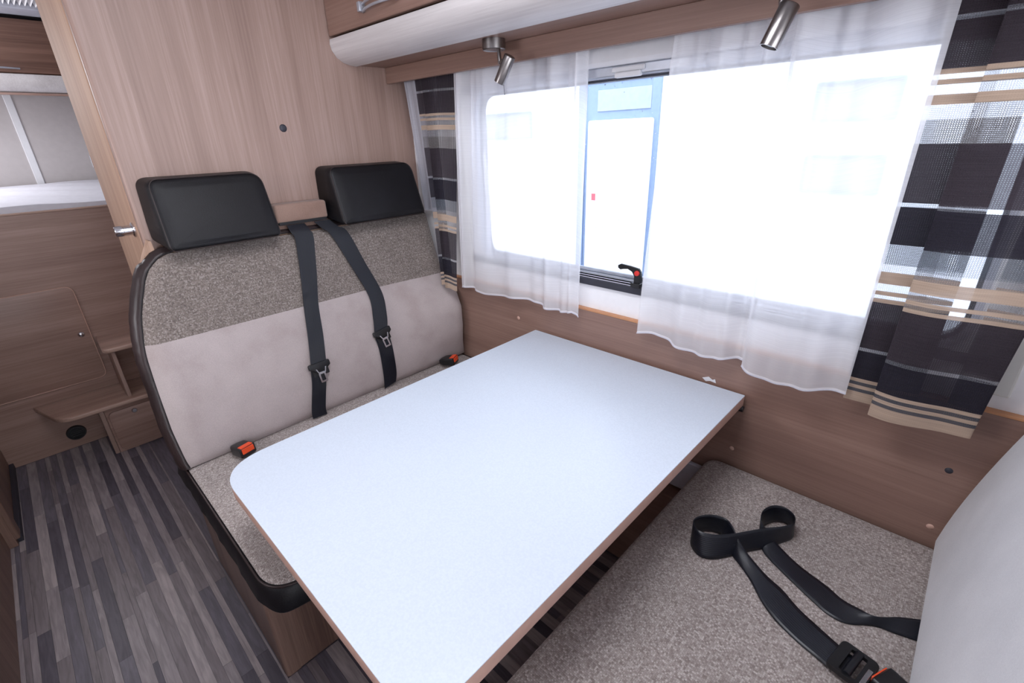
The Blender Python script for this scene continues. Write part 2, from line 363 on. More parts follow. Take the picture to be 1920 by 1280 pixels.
def ribbon(Ls, Rs, n=120, w=4, thick=0.0014):
    """webbing between two edge curves, closed solid"""
    L = [crom(Ls, i / n) for i in range(n + 1)]; R_ = [crom(Rs, i / n) for i in range(n + 1)]
    t = bmesh.new(); uvl = t.loops.layers.uv.verify(); top = []; bot = []; s = 0; ss = []
    for i in range(n + 1):
        m = (L[i] + R_[i]) / 2; m0 = (L[max(i - 1, 0)] + R_[max(i - 1, 0)]) / 2; s += (m - m0).length; ss.append(s)
        a = (L[min(i + 1, n)] + R_[min(i + 1, n)]) - (L[max(i - 1, 0)] + R_[max(i - 1, 0)])
        nn = a.cross(R_[i] - L[i]); nn = nn.normalized() * thick / 2 if nn.length > 1e-9 else Vector((0, 0, thick / 2))
        top.append([t.verts.new(L[i].lerp(R_[i], k / w) + nn) for k in range(w + 1)]); bot.append([t.verts.new(L[i].lerp(R_[i], k / w) - nn) for k in range(w + 1)])
    def q(vs, uvs):
        f = t.faces.new(vs)
        for l, uv in zip(f.loops, uvs): l[uvl].uv = uv
    for i in range(n):
        for k in range(w):
            uvs = [(ss[i], k / w), (ss[i], (k + 1) / w), (ss[i + 1], (k + 1) / w), (ss[i + 1], k / w)]
            q((top[i][k], top[i][k + 1], top[i + 1][k + 1], top[i + 1][k]), uvs)
            q((bot[i][k], bot[i + 1][k], bot[i + 1][k + 1], bot[i][k + 1]), [uvs[0], uvs[3], uvs[2], uvs[1]])
        for k, kk in ((0, 0), (w, 1)):
            q((top[i][k], top[i + 1][k], bot[i + 1][k], bot[i][k]), [(ss[i], kk)] * 4)
    for r in (0, n):
        for k in range(w): t.faces.new((top[r][k], top[r][k + 1], bot[r][k + 1], bot[r][k]))
    return t
def pad(outline, t0, t1, r, bulge, fn, rings=12, dome_only=False, rb=None):
    """soft cushion: outline polygon (u,v), thickness t0..t1, edge radius r; fn(u,v,w)->xyz. returns (top_bm, side_bm)"""
    n = len(outline); P_ = [Vector(p) for p in outline]
    area_ = sum(P_[i].x * P_[(i + 1) % n].y - P_[(i + 1) % n].x * P_[i].y for i in range(n))
    sg = 1 if area_ > 0 else -1; N = []
    for i in range(n):
        d = (P_[(i + 1) % n] - P_[i - 1]).normalized(); N.append(Vector((-d.y, d.x)) * sg)
    cx = sum(p.x for p in P_) / n; cy = sum(p.y for p in P_) / n; Cc = Vector((cx, cy))
    hx = max(abs(p.x - cx) for p in P_); hy = max(abs(p.y - cy) for p in P_)
    def bg_(p): return bulge * (max(0, 1 - ((p.x - cx) / hx) ** 2) * max(0, 1 - ((p.y - cy) / hy) ** 2)) ** 0.7
    def mk(layers):
        t = bmesh.new(); R_ = [[t.verts.new(fn(p.x, p.y, w)) for p, w in lay] for lay in layers]
        for a, b in zip(R_, R_[1:]):
            for i in range(n): t.faces.new((a[i], a[(i + 1) % n], b[(i + 1) % n], b[i]))
        return t, R_
    rb = r if rb is None else rb
    side = []
    for k in range(5):
        a = math.pi / 2 * k / 4; side.append([(P_[i] + N[i] * rb * (1 - math.sin(a)), t0 + rb * (1 - math.cos(a))) for i in range(n)])
    for k in range(0, 4):
        a = math.pi / 2 * k / 6; side.append([(P_[i] + N[i] * r * (1 - math.cos(a)), t1 - r + r * math.sin(a)) for i in range(n)])
    top = []
    for k in range(3, 7):
        a = math.pi / 2 * k / 6; top.append([(P_[i] + N[i] * r * (1 - math.cos(a)), t1 - r + r * math.sin(a)) for i in range(n)])
    for k in range(1, rings + 1):
        s = k / (rings + 0.6); lay_ = [(P_[i] + N[i] * r).lerp(Cc, s) for i in range(n)]; top.append([(p, t1 + bg_(p)) for p in lay_])
    tb, R_ = mk(top); cv = tb.verts.new(fn(cx, cy, t1 + bulge)); [tb.faces.new((R_[-1][i], R_[-1][(i + 1) % n], cv)) for i in range(n)]; sb, R2 = mk(side); sb.faces.new(R2[0][::-1])
    return tb, sb

# ------------------------------------------------------------------ setting: shell of the vehicle
XW, YW = -1.72, 1.21            # wardrobe panel plane, window wall plane
floor = struct('floor', box(-3.95, 1.9, -1.05, 1.27, -0.06, -0.003), STRIPS[3])
unit = bmesh.new(); bmesh.ops.create_cube(unit, size=1.0)
bmesh.ops.delete(unit, geom=[f for f in unit.faces if f.normal.z < -0.5], context='FACES')
ume = []
for m in STRIPS:
    me = bpy.data.meshes.new('floor_strip'); unit.to_mesh(me); me.materials.append(m); ume.append(me)
def lay(x0, x1, y0, y1, lo, hi):
    y = y0; last = -1; row = 0
    while y < y1 - 0.004:
        row += 1; tones = (0, 1, 1, 2) if row % 2 else (2, 3, 3, 4)
        wd = random.choice((0.014, 0.020, 0.026, 0.034)) if row % 2 == 0 else random.choice((0.018, 0.026, 0.034, 0.040)); wd = min(wd, y1 - y); x = x0 - random.uniform(0, 0.4)
        while x < x1:
            ln = random.uniform(lo, hi); a = max(x, x0); b = min(x + ln, x1)
            if b - a > 0.01:
                k = random.choice([i for i in tones if i != last]); last = k
                o = bpy.data.objects.new('floor_strip', ume[k]); C.objects.link(o); o.parent = floor
                o.location = ((a + b) / 2, y + wd / 2, -0.0015); o.scale = (b - a - 0.0006, wd - 0.0006, 0.003)
            x += ln
        y += wd
lay(-3.068, -0.95, -0.40, 0.158, 0.3, 0.8)
lay(-1.095, -0.365, 0.158, 1.148, 0.4, 0.75)
# window wall: lower wooden board, white board with the window opening above
WX0, WX1, WZ0, WZ1 = -1.345, 0.045, 0.985, 1.545
def wall_with_hole(x0, x1, z0, z1, y0, y1):
    t = bmesh.new(); hole = rounded_poly([(WX0, WZ0), (WX1, WZ0), (WX1, WZ1), (WX0, WZ1)], 0.07, 6)
    def lk(y):
        o = [t.verts.new((x, y, z)) for x, z in ((x0, z0), (x1, z0), (x1, z1), (x0, z1))]; h = [t.verts.new((x, y, z)) for x, z in hole]; return o, h
    oa, ha = lk(y0); ob, hb = lk(y1)
    per = len(hole) // 4
    for o, h in ((oa, ha), (ob, hb)):
        for c in range(4):
            seg = h[c * per:(c + 1) * per]
            mid = per // 2
            nx = h[((c + 1) * per) % len(h)]
            t.faces.new([o[c]] + [v for v in [h[(c * per + mid + i) % len(h)] for i in range(per + 1)]][::-1][::-1] + [o[(c + 1) % 4]]) if True else None
    n = len(hole)
    for i in range(n): t.faces.new((ha[i], ha[(i + 1) % n], hb[(i + 1) % n], hb[i]))
    for i in range(4): t.faces.new((oa[i], oa[(i + 1) % 4], ob[(i + 1) % 4], ob[i]))
    return t
struct('wall_window_side', wall_with_hole(-3.95, 1.9, -0.05, 2.08, 1.226, 1.27), M['wallwhite'])
lower = struct('wall_lower_board', box(XW, 1.9, YW, 1.226, 0.0, 0.878, 0.001), M['wood_x'])
struct('trim_1', box(XW, 1.9, YW - 0.002, 1.2262, 0.878, 0.884, 0.001), M['orange_trim'])
for n_, (x, z) in enumerate([(-0.339, 0.581), (0.088, 0.728), (0.094, 0.578), (-1.15, 0.78)]):
    obj('screw_cap', ring_solid([(0, 0.0025), (0.004, 0.0022), (0.0065, 0.0005), (0.007, 0.0)], (x, YW, z), (0, -1, 0), 14), [M['edge'], M['rubber']][n_ == 1], lower, smooth=True)
st = prism([(-.447, .768), (-.430, .776), (-.419, .770), (-.412, .774), (-.408, .763), (-.424, .765), (-.436, .760)], YW - 0.0008, YW, 'y')
obj('sticker_scrap', st, M['white'], lower, 'torn white scrap of sticker')
struct('ceiling', box(-3.95, -0.85, -1.05, 1.27, 2.05, 2.09, bm=box(-0.25, 1.9, -1.05, 1.27, 2.05, 2.09, bm=box(-0.85, -0.25, -1.05, 0.05, 2.05, 2.09, bm=box(-0.85, -0.25, 0.65, 1.27, 2.05, 2.09)))), M['ceil'])
struct('wall_front', box(-3.95, 1.9, -1.05, -1.01, -0.05, 2.09), M['wallwhite'])
struct('wall_right', box(1.9, 1.94, -1.05, 1.27, -0.05, 0.8, bm=box(1.9, 1.94, -1.05, 1.27, 1.85, 2.09)), M['wallwhite'])
wr = struct('wall_rear', box(-3.99, -3.95, -1.05, 1.27, -0.05, 2.09), M['lilac'])
for a, b in ((-1.0, 0.185), (0.215, 1.2)):
    obj('wall_panel', box(-3.95, -3.944, a, b, 0.9, 2.04, 0.002), M['lilac'], wr)
obj('cover_strip', box(-3.95, -3.938, 0.183, 0.217, 0.9, 2.04, 0.003), M['white'], wr, 'white cover strip')

# window (frame, pane, blind cassette, rails, stay, catch)
win = bpy.data.objects.new('window_1', None); C.objects.link(win); win.location = ((WX0 + WX1) / 2, 1.23, WZ0); win['kind'] = 'structure'
def ring_frame(x0, x1, z0, z1, r, wd, y0, y1):
    a = rounded_poly([(x0, z0), (x1, z0), (x1, z1), (x0, z1)], r, 8); b = rounded_poly([(x0 + wd, z0 + wd), (x1 - wd, z0 + wd), (x1 - wd, z1 - wd), (x0 + wd, z1 - wd)], max(r - wd, 0.002), 8)
    t = bmesh.new(); n = len(a)
    V = [[t.verts.new((x, y, z)) for x, z in p] for p, y in ((a, y0), (b, y0), (b, y1), (a, y1))]
    for k in range(4):
        for i in range(n): t.faces.new((V[k][i], V[k][(i + 1) % n], V[(k + 1) % 4][(i + 1) % n], V[(k + 1) % 4][i]))
    return t
obj('frame', ring_frame(WX0 - 0.004, WX1 + 0.004, WZ0 - 0.004, WZ1 + 0.004, 0.072, 0.012, 1.222, 1.268), M['grey'], win, smooth=True)
obj('seal', ring_frame(WX0 + 0.008, WX1 - 0.008, WZ0 + 0.008, WZ1 - 0.006, 0.062, 0.008, 1.236, 1.262), M['rubber'], win, 'thin black rubber seal', smooth=True)
obj('pane', prism(rounded_poly([(WX0 + .012, WZ0 + .012), (WX1 - .012, WZ0 + .012), (WX1 - .012, WZ1 - .012), (WX0 + .012, WZ1 - .012)], 0.055, 8), 1.256, 1.260, 'y'), M['pane'], win)
obj('blind_cassette', prism(rounded_poly([(1.226, 1.562), (1.196, 1.562), (1.192, 1.572), (1.196, 1.612), (1.226, 1.622)], [0, .004, .004, .012, 0], 4), -1.43, 0.13, 'x', fn=lambda u, v, w: (w, u, v)), M['white'], win, 'white roller blind cassette', smooth=True)
obj('blind_bar', box(-1.385, 0.09, 1.206, 1.224, 1.538, 1.562, 0.003), M['silver'], win, 'silver pull bar of the blind')
obj('blind_grip', box(-0.775, -0.700, 1.198, 1.212, 1.533, 1.546, 0.003, bm=box(-0.785, -0.690, 1.200, 1.214, 1.546, 1.558, 0.003)), M['white'], win, 'white grip of the blind')
for x0, x1 in ((-1.425, -1.392), (0.096, 0.128)):
    obj('blind_rail', box(x0, x1, 1.206, 1.2265, 0.917, 1.585, 0.004), M['cream'], win, 'cream side rail of the blind')
obj('lower_bar', box(-1.392, 0.096, 1.216, 1.2265, 0.962, 0.984, 0.002), M['rubber'], win, 'dark bar below the pane')
for k, (z0, z1, y0) in enumerate(((0.985, 0.993, 1.222), (0.994, 1.002, 1.228), (1.003, 1.012, 1.236))):
    obj('sill_profile', box(WX0 + 0.06, WX1 - 0.06, y0, y0 + 0.012, z0, z1, 0.002), M['silver'], win, 'silver aluminium sill profile')
# latch
lat = obj('latch', box(-0.685, -0.655, 1.196, 1.224, 0.988, 1.002, 0.002, bm=box(-0.678, -0.660, 1.200, 1.220, 1.0, 1.03, 0.003)), M['black'], win, 'black window latch')
arm = [(-0.655, 1.036), (-0.662, 1.046), (-0.690, 1.050), (-0.722, 1.052), (-0.731, 1.047), (-0.730, 1.039), (-0.722, 1.035), (-0.712, 1.038), (-0.698, 1.040), (-0.684, 1.034), (-0.676, 1.022), (-0.672, 1.008), (-0.656, 1.008)]
obj('lever', prism(arm, 1.198, 1.206, 'y', 0.0015), M['black'], lat)
obj('button', cyl((-0.666, 1.199, 1.033), (-0.666, 1.193, 1.033), 0.0075, 16, bev=0.001), M['red'], lat, 'small red button', smooth=True)
obj('window_stay', tube([(-1.318, 1.228, 1.01), (-1.318, 1.236, 1.2), (-1.322, 1.236, 1.36)], 0.005, 8, bm=tube([(-1.304, 1.228, 1.01), (-1.306, 1.236, 1.32)], 0.004, 8)), M['grey'], win, 'thin grey stay arm', smooth=True)
dr = bmesh.new()
for k in range(260):
    x = random.choice((random.uniform(-0.95, -0.60), random.uniform(-1.3, 0.0))); z = random.uniform(1.0, 1.53)
    ring_r = random.uniform(0.0006, 0.0018); ring_solid([(ring_r, 0), (ring_r * 0.75, ring_r * 0.5), (0, ring_r * 0.7)], (x, 1.2601, z), (0, 1, 0), 6, dr)
obj('raindrops', dr, M['white'], win, kind='stuff', smooth=True)

# ------------------------------------------------------------------ wardrobe with the tall wooden panel
wd = thing('wardrobe', 'tall oak laminate wardrobe behind the rear bench', 'wardrobe', (-1.95, 0.7, 0))
pf = rounded_poly([(XW - 0.02, 1.226), (XW, 1.226), (XW, 0.252), (XW - 0.02, 0.252)], [0, 0, 0.016, 0], 6)
obj('front_panel', prism(pf, 0.002, 2.05, 'z'), M['wood_v'], wd, smooth=True)
obj('side_panel', box(-2.16, XW - 0.036, 0.262, 0.28, 0.002, 2.05), M['wood_trim'], wd)
obj('back_panel', box(-2.16, -2.14, 0.28, 1.226, 0.002, 2.05), M['wood_v'], wd)
dd = obj('door', prism(rounded_poly([(-2.150, 0.262), (-2.150, 0.25), (XW - 0.0275, 0.25), (XW - 0.0275, 0.262)], [0, .01, .004, 0], 4), 0.05, 2.04, 'z'), M['wood_trim'], wd, 'oak door beside the corridor', smooth=True)
kn = ring_solid([(0, 0.0), (0.021, 0.0), (0.021, 0.004), (0.0145, 0.007), (0.014, 0.026), (0.0150, 0.027), (0.0145, 0.044), (0.012, 0.047), (0, 0.047)], (-1.785, 0.25, 1.185), (0, -1, 0), 20)
obj('knob', kn, M['chrome'], dd, 'chrome push knob', smooth=True)
obj('strike_plate', box(-2.146, -2.136, 0.247, 0.2505, 1.350, 1.388, 0.001), M['chrome'], dd, 'small chrome plate')
obj('screw_cap', ring_solid([(0, 0.003), (0.008, 0.0028), (0.0115, 0.001), (0.012, 0)], (XW, 0.716, 1.451), (1, 0, 0), 18), M['rubber'], wd, 'dark grey round cap', smooth=True)

# ------------------------------------------------------------------ overhead cabinet over the window
oc = thing('overhead_cabinet', 'oak overhead cabinet with pale curved lower panel above the window', 'cabinet', (-0.6, 1.0, 1.65))
XR = 1.85
obj('underside_board', box(XW + 0.001, XR, 1.0155, 1.2255, 1.649, 1.664, 0.001), M['wood_x'], oc)
prof = [(0.928, 1.720), (0.926, 1.705), (0.930, 1.688), (0.944, 1.668), (0.966, 1.654), (0.990, 1.648), (1.015, 1.646), (1.015, 1.652), (0.992, 1.656), (0.970, 1.664), (0.952, 1.678), (0.941, 1.694), (0.938, 1.708), (0.940, 1.720)]
obj('curved_panel', prism(prof, XW + 0.001, XR, 'x', fn=lambda u, v, w: (w, u, v)), M['pale_panel'], oc, 'pale curved panel along the bottom', smooth=True)
for k, (a, b) in enumerate(((XW + 0.004, -0.92), (-0.914, -0.10), (-0.094, 0.76), (0.766, XR))):
    d = obj('door', box(a, b, 0.926, 0.944, 1.727, 2.04, 0.003), M['wood_x'], oc)
    hx = (-1.485, -1.30) if k == 0 else ((a + b) / 2 - 0.09, (a + b) / 2 + 0.09)
    t = bmesh.new()
    for zz in (1.762, 1.778):
        tube([(hx[0] + (hx[1] - hx[0]) * s, 0.924 - 0.022 * math.sin(math.pi * s) ** 0.7, zz - 0.004 + 0.004 * s) for s in [i / 14 for i in range(15)]], 0.0035, 8, t)
    for s in (0.02, 0.98):
        x = hx[0] + (hx[1] - hx[0]) * s; box(x - 0.008, x + 0.008, 0.906, 0.926, 1.756, 1.782, 0.003, bm=t)
    obj('handle', t, M['silver'], d, 'silver bow handle', smooth=True)
obj('carcass', box(XW + 0.001, XR, 0.962, 1.2255, 1.695, 2.049), M['wood_x'], oc)
pe = tag(obj('pelmet', box(XW + 0.001, XR, 1.130, 1.148, 1.597, 1.6488, 0.0015), M['wood_x'], None, smooth=False, loc=(0, 1.139, 1.6)), 'long oak pelmet board hiding the curtain tops', 'pelmet')
tag(obj('curtain_rail', box(-1.70, 0.6, 1.165, 1.185, 1.630, 1.6485, 0.002), M['white'], None, loc=(-0.5, 1.175, 1.64)), 'white curtain rail behind the pelmet board', 'rail')

# spot lamps
def spot(base, st0, st1, top, bot, r, label):
    t = thing('spot_lamp', label, 'lamp', base, 'spot lamps under the overhead cabinet')
    obj('base', ring_solid([(0, 0), (0.032, 0), (0.032, -0.024), (0.030, -0.026), (0.027, -0.0245), (0.012, -0.0245), (0, -0.0245)], base, (0, 0, 1), 32), M['nickel'], t, smooth=True)
    obj('stem', tube([st0, (Vector(st0) + Vector(st1)) / 2, st1], 0.0055, 12, bm=cyl(st1, tuple(Vector(st1) + (Vector(top) - Vector(st1)) * 0.55), 0.005, 12)), M['nickel'], t, smooth=True)
    T = Vector(top); B = Vector(bot); d = (B - T); L = d.length
    obj('lamp_body', ring_solid([(0, 0), (r * .9, 0), (r, 0.002), (r, L), (r * .86, L), (r * .84, L - .008), (0, L - .008)], top, d, 28), M['nickel'], t, smooth=True)
    obj('lens', ring_solid([(0, L - .004), (r * .6, L - .0035), (r * .8, L - .0078)], top, d, 24), M['lens'], t, smooth=True)
spot((-1.085, 1.072, 1.6488), (-1.060, 1.065, 1.625), (-1.052, 1.060, 1.588), (-1.011, 1.058, 1.600), (-1.048, 1.052, 1.540), 0.0155, 'brushed nickel spot lamp with round base over the left sheer curtain')
spot((-0.366, 1.068, 1.6488), (-0.350, 1.062, 1.625), (-0.344, 1.058, 1.588), (-0.328, 1.048, 1.598), (-0.349, 1.035, 1.534), 0.0165, 'brushed nickel spot lamp at the top edge, over the wide sheer curtain')
tag(obj('hanging_pin', cyl((-1.035, 1.055, 1.534), (-1.033, 1.055, 1.512), 0.0006, 6, bm=ring_solid([(0, 0), (0.0018, 0.0015), (0, 0.003)], (-1.033, 1.055, 1.509), (0, 0, 1), 8)), M['rubber'], None, loc=(-1.034, 1.055, 1.534)), 'thin dark pin hanging below the left spot lamp', 'pin')

# ------------------------------------------------------------------ curtains
def curtain(name, path, ztop, zbot, mat, label, cat, group=None, pleats=0, amp=0.0, hem=None, top_path=None, n=160, nz=44, seed=0, zuv=None):
    """path: bottom plan curve [(x,y)], top_path: the same at the rail; uv = (arc length, height or height above hem)"""
    rnd = random.Random(seed); top_path = top_path or path
    ph = [rnd.uniform(0, 6.28) for _ in range(4)]
    B = [crom([(x, y, 0) for x, y in path], i / n) for i in range(n + 1)]; T = [crom([(x, y, 0) for x, y in top_path], i / n) for i in range(n + 1)]
    arc = [0]
    for i in range(n): arc.append(arc[-1] + (B[i + 1] - B[i]).length)
    def zb(u): return zbot(u) if callable(zbot) else zbot
    def fn(u, v):
        i = round(u * n); p = B[i].lerp(T[i], v ** 1.2)
        z = zb(u) + (ztop - zb(u)) * v
        tt = 2 * math.pi * pleats * u + ph[0]; w_ = amp * ((math.sin(tt) + 0.38 * math.sin(2 * tt + .4)) * (0.75 + 0.25 * v) + 0.45 * math.sin(2 * math.pi * pleats * 1.73 * u + ph[1] + 0.6 * v) + 0.3 * v * math.sin(2 * math.pi * pleats * 3.1 * u + ph[2]))
        return (p.x + 0.25 * w_, p.y + w_, z)
    uvf = (lambda u, v: (arc[round(u * n)], (zuv or zb(u)) + (ztop - (zuv or zb(u))) * v)) if mat is M['striped'] else (lambda u, v: (arc[round(u * n)], (ztop - zb(u)) * v))
    bm = grid(fn, n, nz, uvfn=uvf)
    x = sum(p.x for p in B) / len(B); y = sum(p.y for p in B) / len(B)
    return bm, fn, (x, y, zb(0.5))
def hem_tube(fn, n=160): return tube([Vector(fn(i / n, 0.0)) for i in range(n + 1)], 0.0018, 6)
SH = 'white sheer curtains'
def sheer(name, path, zt, zb, label, pleats, amp, seed, top_path=None, mat='sheer'):
    bm, fn, loc = curtain(name, path, zt, zb, M[mat], label, 'curtain', SH, pleats, amp, top_path=top_path, seed=seed)
    t = thing(name, label, 'curtain', loc, SH)
    obj('cloth', bm, M[mat], t, smooth='all'); obj('hem', hem_tube(fn), M['sheer2'], t, 'stitched white hem', smooth='all')
sheer('sheer_curtain', [(-1.408, 1.162), (-1.35, 1.166), (-1.22, 1.168), (-1.05, 1.176), (-0.93, 1.170), (-0.858, 1.168)], 1.622, lambda u: 0.862 + 0.012 * u + (0.006 * math.sin(14 * u)) - (0.02 * max(0, (u - 0.95) / 0.05)),
      'white sheer curtain hanging at the left half of the window', 5, 0.0105, 3, top_path=[(-1.372, 1.164), (-1.30, 1.166), (-1.18, 1.170), (-1.02, 1.170), (-0.90, 1.170), (-0.845, 1.170)])
sheer('sheer_curtain', [(-0.634, 1.172), (-0.56, 1.176), (-0.47, 1.168), (-0.39, 1.178), (-0.338, 1.182)], 1.622, lambda u: 0.863 + 0.010 * math.sin(7.5 * u + 0.4) - 0.008 * u,
      'white sheer curtain just right of the bare strip of window', 3, 0.008, 5, top_path=[(-0.595, 1.17), (-0.53, 1.17), (-0.45, 1.17), (-0.39, 1.176), (-0.345, 1.184)])
sheer('sheer_curtain', [(-0.336, 1.150), (-0.29, 1.146), (-0.235, 1.158), (-0.17, 1.146), (-0.114, 1.156)], 1.622, lambda u: 0.850 + 0.012 * math.sin(2 + 6.2 * u),
      'white sheer curtain beside the large striped curtain on the right', 2, 0.007, 9, top_path=[(-0.350, 1.160), (-0.30, 1.162), (-0.24, 1.165), (-0.17, 1.165), (-0.108, 1.165)])
# narrow white lining at the far left, drawn in towards the bottom
sheer('lining_curtain', [(-1.634, 1.185), (-1.62, 1.19), (-1.60, 1.188), (-1.57, 1.19), (-1.55, 1.188)], 1.622, lambda u: 1.142,
      'narrow pale lining strip left of the small striped curtain', 2, 0.003, 12, top_path=[(-1.668, 1.172), (-1.65, 1.176), (-1.63, 1.174), (-1.60, 1.176), (-1.58, 1.174)], mat='lining')
ST = 'striped curtains'
def striped(path, top_path, zb, label, amp, seed, pleats=3, zuv=None):
    bm, fn, loc = curtain('striped_curtain', path, 1.622, zb, M['striped'], label, 'curtain', ST, pleats, amp, top_path=top_path, n=220, nz=60, seed=seed, zuv=zuv)
    tag(obj('striped_curtain', bm, M['striped'], None, smooth='all', loc=loc), label, 'curtain', ST)
striped([(-0.035, 1.176), (-0.118, 1.171), (-0.075, 1.172), (-0.03, 1.178), (0.002, 1.168), (-0.035, 1.155), (-0.066, 1.136), (-0.035, 1.122), (0.01, 1.128), (0.05, 1.138), (0.094, 1.146), (0.045, 1.158)],
        [(-0.035, 1.183), (-0.119, 1.178), (-0.07, 1.180), (-0.025, 1.184), (0.012, 1.176), (-0.02, 1.168), (-0.048, 1.160), (-0.01, 1.154), (0.045, 1.156), (0.10, 1.158), (0.16, 1.162), (0.07, 1.172)],
        lambda u: 0.842 + 0.003 * math.sin(9 * u), 'large semi-transparent charcoal and beige striped curtain at the right end of the window', 0.0012, 4)
striped([(-1.482, 1.120), (-1.466, 1.126), (-1.446, 1.136), (-1.438, 1.142), (-1.452, 1.134), (-1.462, 1.124), (-1.448, 1.118), (-1.434, 1.122), (-1.418, 1.130), (-1.410, 1.136)],
        [(-1.605, 1.172), (-1.570, 1.176), (-1.53, 1.18), (-1.505, 1.176), (-1.53, 1.170), (-1.55, 1.164), (-1.515, 1.160), (-1.46, 1.176), (-1.42, 1.190), (-1.382, 1.194)],
        lambda u: 0.868 - 0.012 * u + 0.005 * math.sin(11 * u), 'small charcoal and beige striped curtain gathered in the corner by the rear bench', 0.0014, 8, zuv=0.846)

# ------------------------------------------------------------------ table
TX0, TX1, TY0, TY1, TZ = -1.056, -0.326, 0.151, 1.199, 0.76
tb = thing('dinette_table', 'white topped wall-mounted dinette table with oak-coloured edge', 'table', ((TX0 + TX1) / 2, 0.7, 0))
tp = rounded_poly([(TX0, TY1), (TX1, TY1), (TX1, TY0), (TX0, TY0)], [0.004, 0.004, 0.085, 0.105], 14)
obj('tabletop', prism(tp, TZ - 0.0018, TZ, 'z', 0.0008, 2), M['table'], tb, 'white laminate top')
big = prism(tp, TZ - 0.030, TZ - 0.0019, 'z', 0.002, 2)
obj('edge_band', big, M['edge'], tb, 'oak-coloured edge band', smooth=True)
obj('wall_hinge', box(-0.95, -0.345, 1.178, 1.2095, 0.700, 0.7295, 0.002), M['silver'], tb)
obj('hook', cyl((-0.335, 1.192, 0.722), (-0.322, 1.192, 0.722), 0.008, 14, bev=0.001), M['black'], tb, 'small black hook under the corner', smooth=True)
obj('leg', cyl((-0.72, 0.42, 0.001), (-0.72, 0.42, 0.729), 0.022, 24), M['silver'], tb, smooth=True)
obj('foot', ring_solid([(0, 0.0), (0.05, 0.0), (0.05, 0.006), (0.025, 0.02), (0, 0.02)], (-0.72, 0.42, 0.0005), (0, 0, 1), 24), M['black'], tb, smooth=True)
# box along the foot of the wall and the grey plate above it
tag(obj('duct_box', box(-1.094, -0.3605, 1.150, YW - 0.0005, 0.0005, 0.370, 0.003), M['wood_x'], None, loc=(-0.73, 1.18, 0)), 'low oak box along the wall under the table', 'box')
tag(obj('wall_plate', box(-0.505, -0.392, 1.196, YW - 0.0005, 0.377, 0.486, 0.004), M['grey'], None, loc=(-0.45, 1.2, 0.377)), 'grey plate on the wall between table and right seat', 'plate')

# ------------------------------------------------------------------ rear bench (left)
bb = thing('bench_base', 'oak bench base under the two-headrest rear bench', 'bench', (-1.40, 0.68, 0))
obj('side_panel', box(-1.695, -1.102, 0.160, 0.176, 0.0005, 0.452, 0.0015), M['wood_kit'], bb)  # base panels take a darker laminate, so their shade is in the colour
obj('front_panel', box(-1.116, -1.098, 0.196, 1.148, 0.0005, 0.452, 0.001), M['wood_kit'], bb)
obj('corner_post', prism(rounded_poly([(-1.135, 0.157), (-1.096, 0.157), (-1.096, 0.197), (-1.135, 0.197)], [0, .012, 0, 0], 6), 0.0005, 0.452, 'z'), M['wood_kit'], bb, smooth=True)
obj('seat_board', box(-1.70, -0.93, 0.170, 1.2, 0.4525, 0.464, 0.002), M['wood_v'], bb)

sl = thing('seat_cushion', 'woven beige seat cushion with black leather sides on the rear bench', 'cushion', (-1.2, 0.68, 0.465))
so = rounded_poly([(-1.60, 1.203), (-0.862, 1.203), (-0.862, 0.140), (-1.60, 0.140)], [0.02, 0.03, 0.085, 0.02], 14)
# refine the outline so the long sides can wave
def subdiv(poly, d):
    out = []
    for i in range(len(poly)):
        a = Vector(poly[i]); b = Vector(poly[(i + 1) % len(poly)]); k = max(1, int((b - a).length / d))
        for j in range(k): out.append(tuple(a.lerp(b, j / k)))
    return out
so = subdiv(so, 0.03)
topb, sideb = pad(so, 0.466, 0.540, 0.016, 0.006, lambda u, v, w_: (u, v, w_))
obj('seat_fabric', topb, M['weave'], sl, 'woven beige fabric top', smooth='all')
for v in sideb.verts:
    x, y, z = v.co
    if z < 0.530:
        k = (0.530 - z) / 0.064; n1 = 0.5 + 0.5 * math.sin(58 * x + 31 * y) * math.sin(23 * x - 47 * y + 1.3)
        bul = (0.012 * math.sin(math.pi * min(1, k * 0.9)) + 0.006 * n1 * k)
        if y < 0.35: v.co.y -= bul
        if x > -0.95: v.co.x += bul
obj('seat_side', sideb, M['leather'], sl, 'black leather side', smooth='all')
obj('piping', tube([(u, v, 0.5335) for u, v in [(Vector(p) ) for p in so]], 0.0028, 6, closed=True), M['brown_leather'], sl, smooth='all')

# backrest: plane x = X0 - K*(z-.55)
K = 0.33
def bx(z, off=0.0): return -1.46 - K * (z - 0.55) + off
Lo = [(0.545, .150), (0.574, .146), (0.662, .143), (0.768, .147), (0.857, .152), (0.899, .158), (0.981, .180), (1.060, .215), (1.091, .236), (1.115, .266), (1.125, .30)]
def yl(z):
    for (a, ya), (b, yb) in zip(Lo, Lo[1:]):
        if z <= b: return ya + (yb - ya) * max(0, (z - a)) / (b - a)
    return Lo[-1][1]
def yr(z): return 1.203 - 0.004 * math.sin((z - .55) * 8)
bc = thing('backrest_cushion', 'two-tone backrest with woven upper and pale suede lower panel on rear bench', 'cushion', (-1.56, 0.68, 0.545))
BG = [(0.545, 0.0), (0.60, 0.018), (0.68, 0.055), (0.76, 0.082), (0.82, 0.075), (0.88, 0.035), (0.93, 0.006), (0.98, 0.0)]
def wall_bulge(y, z):
    if z <= BG[0][0] or z >= BG[-1][0]: return 0
    for (a, p), (b, q) in zip(BG, BG[1:]):
        if z <= b:
            k = (z - a) / (b - a); k = k * k * (3 - 2 * k) if False else k; r = p + (q - p) * k; break
    t_ = min(1, max(0, (y - 0.86) / 0.34)); return r * t_ * t_ * (3 - 2 * t_)
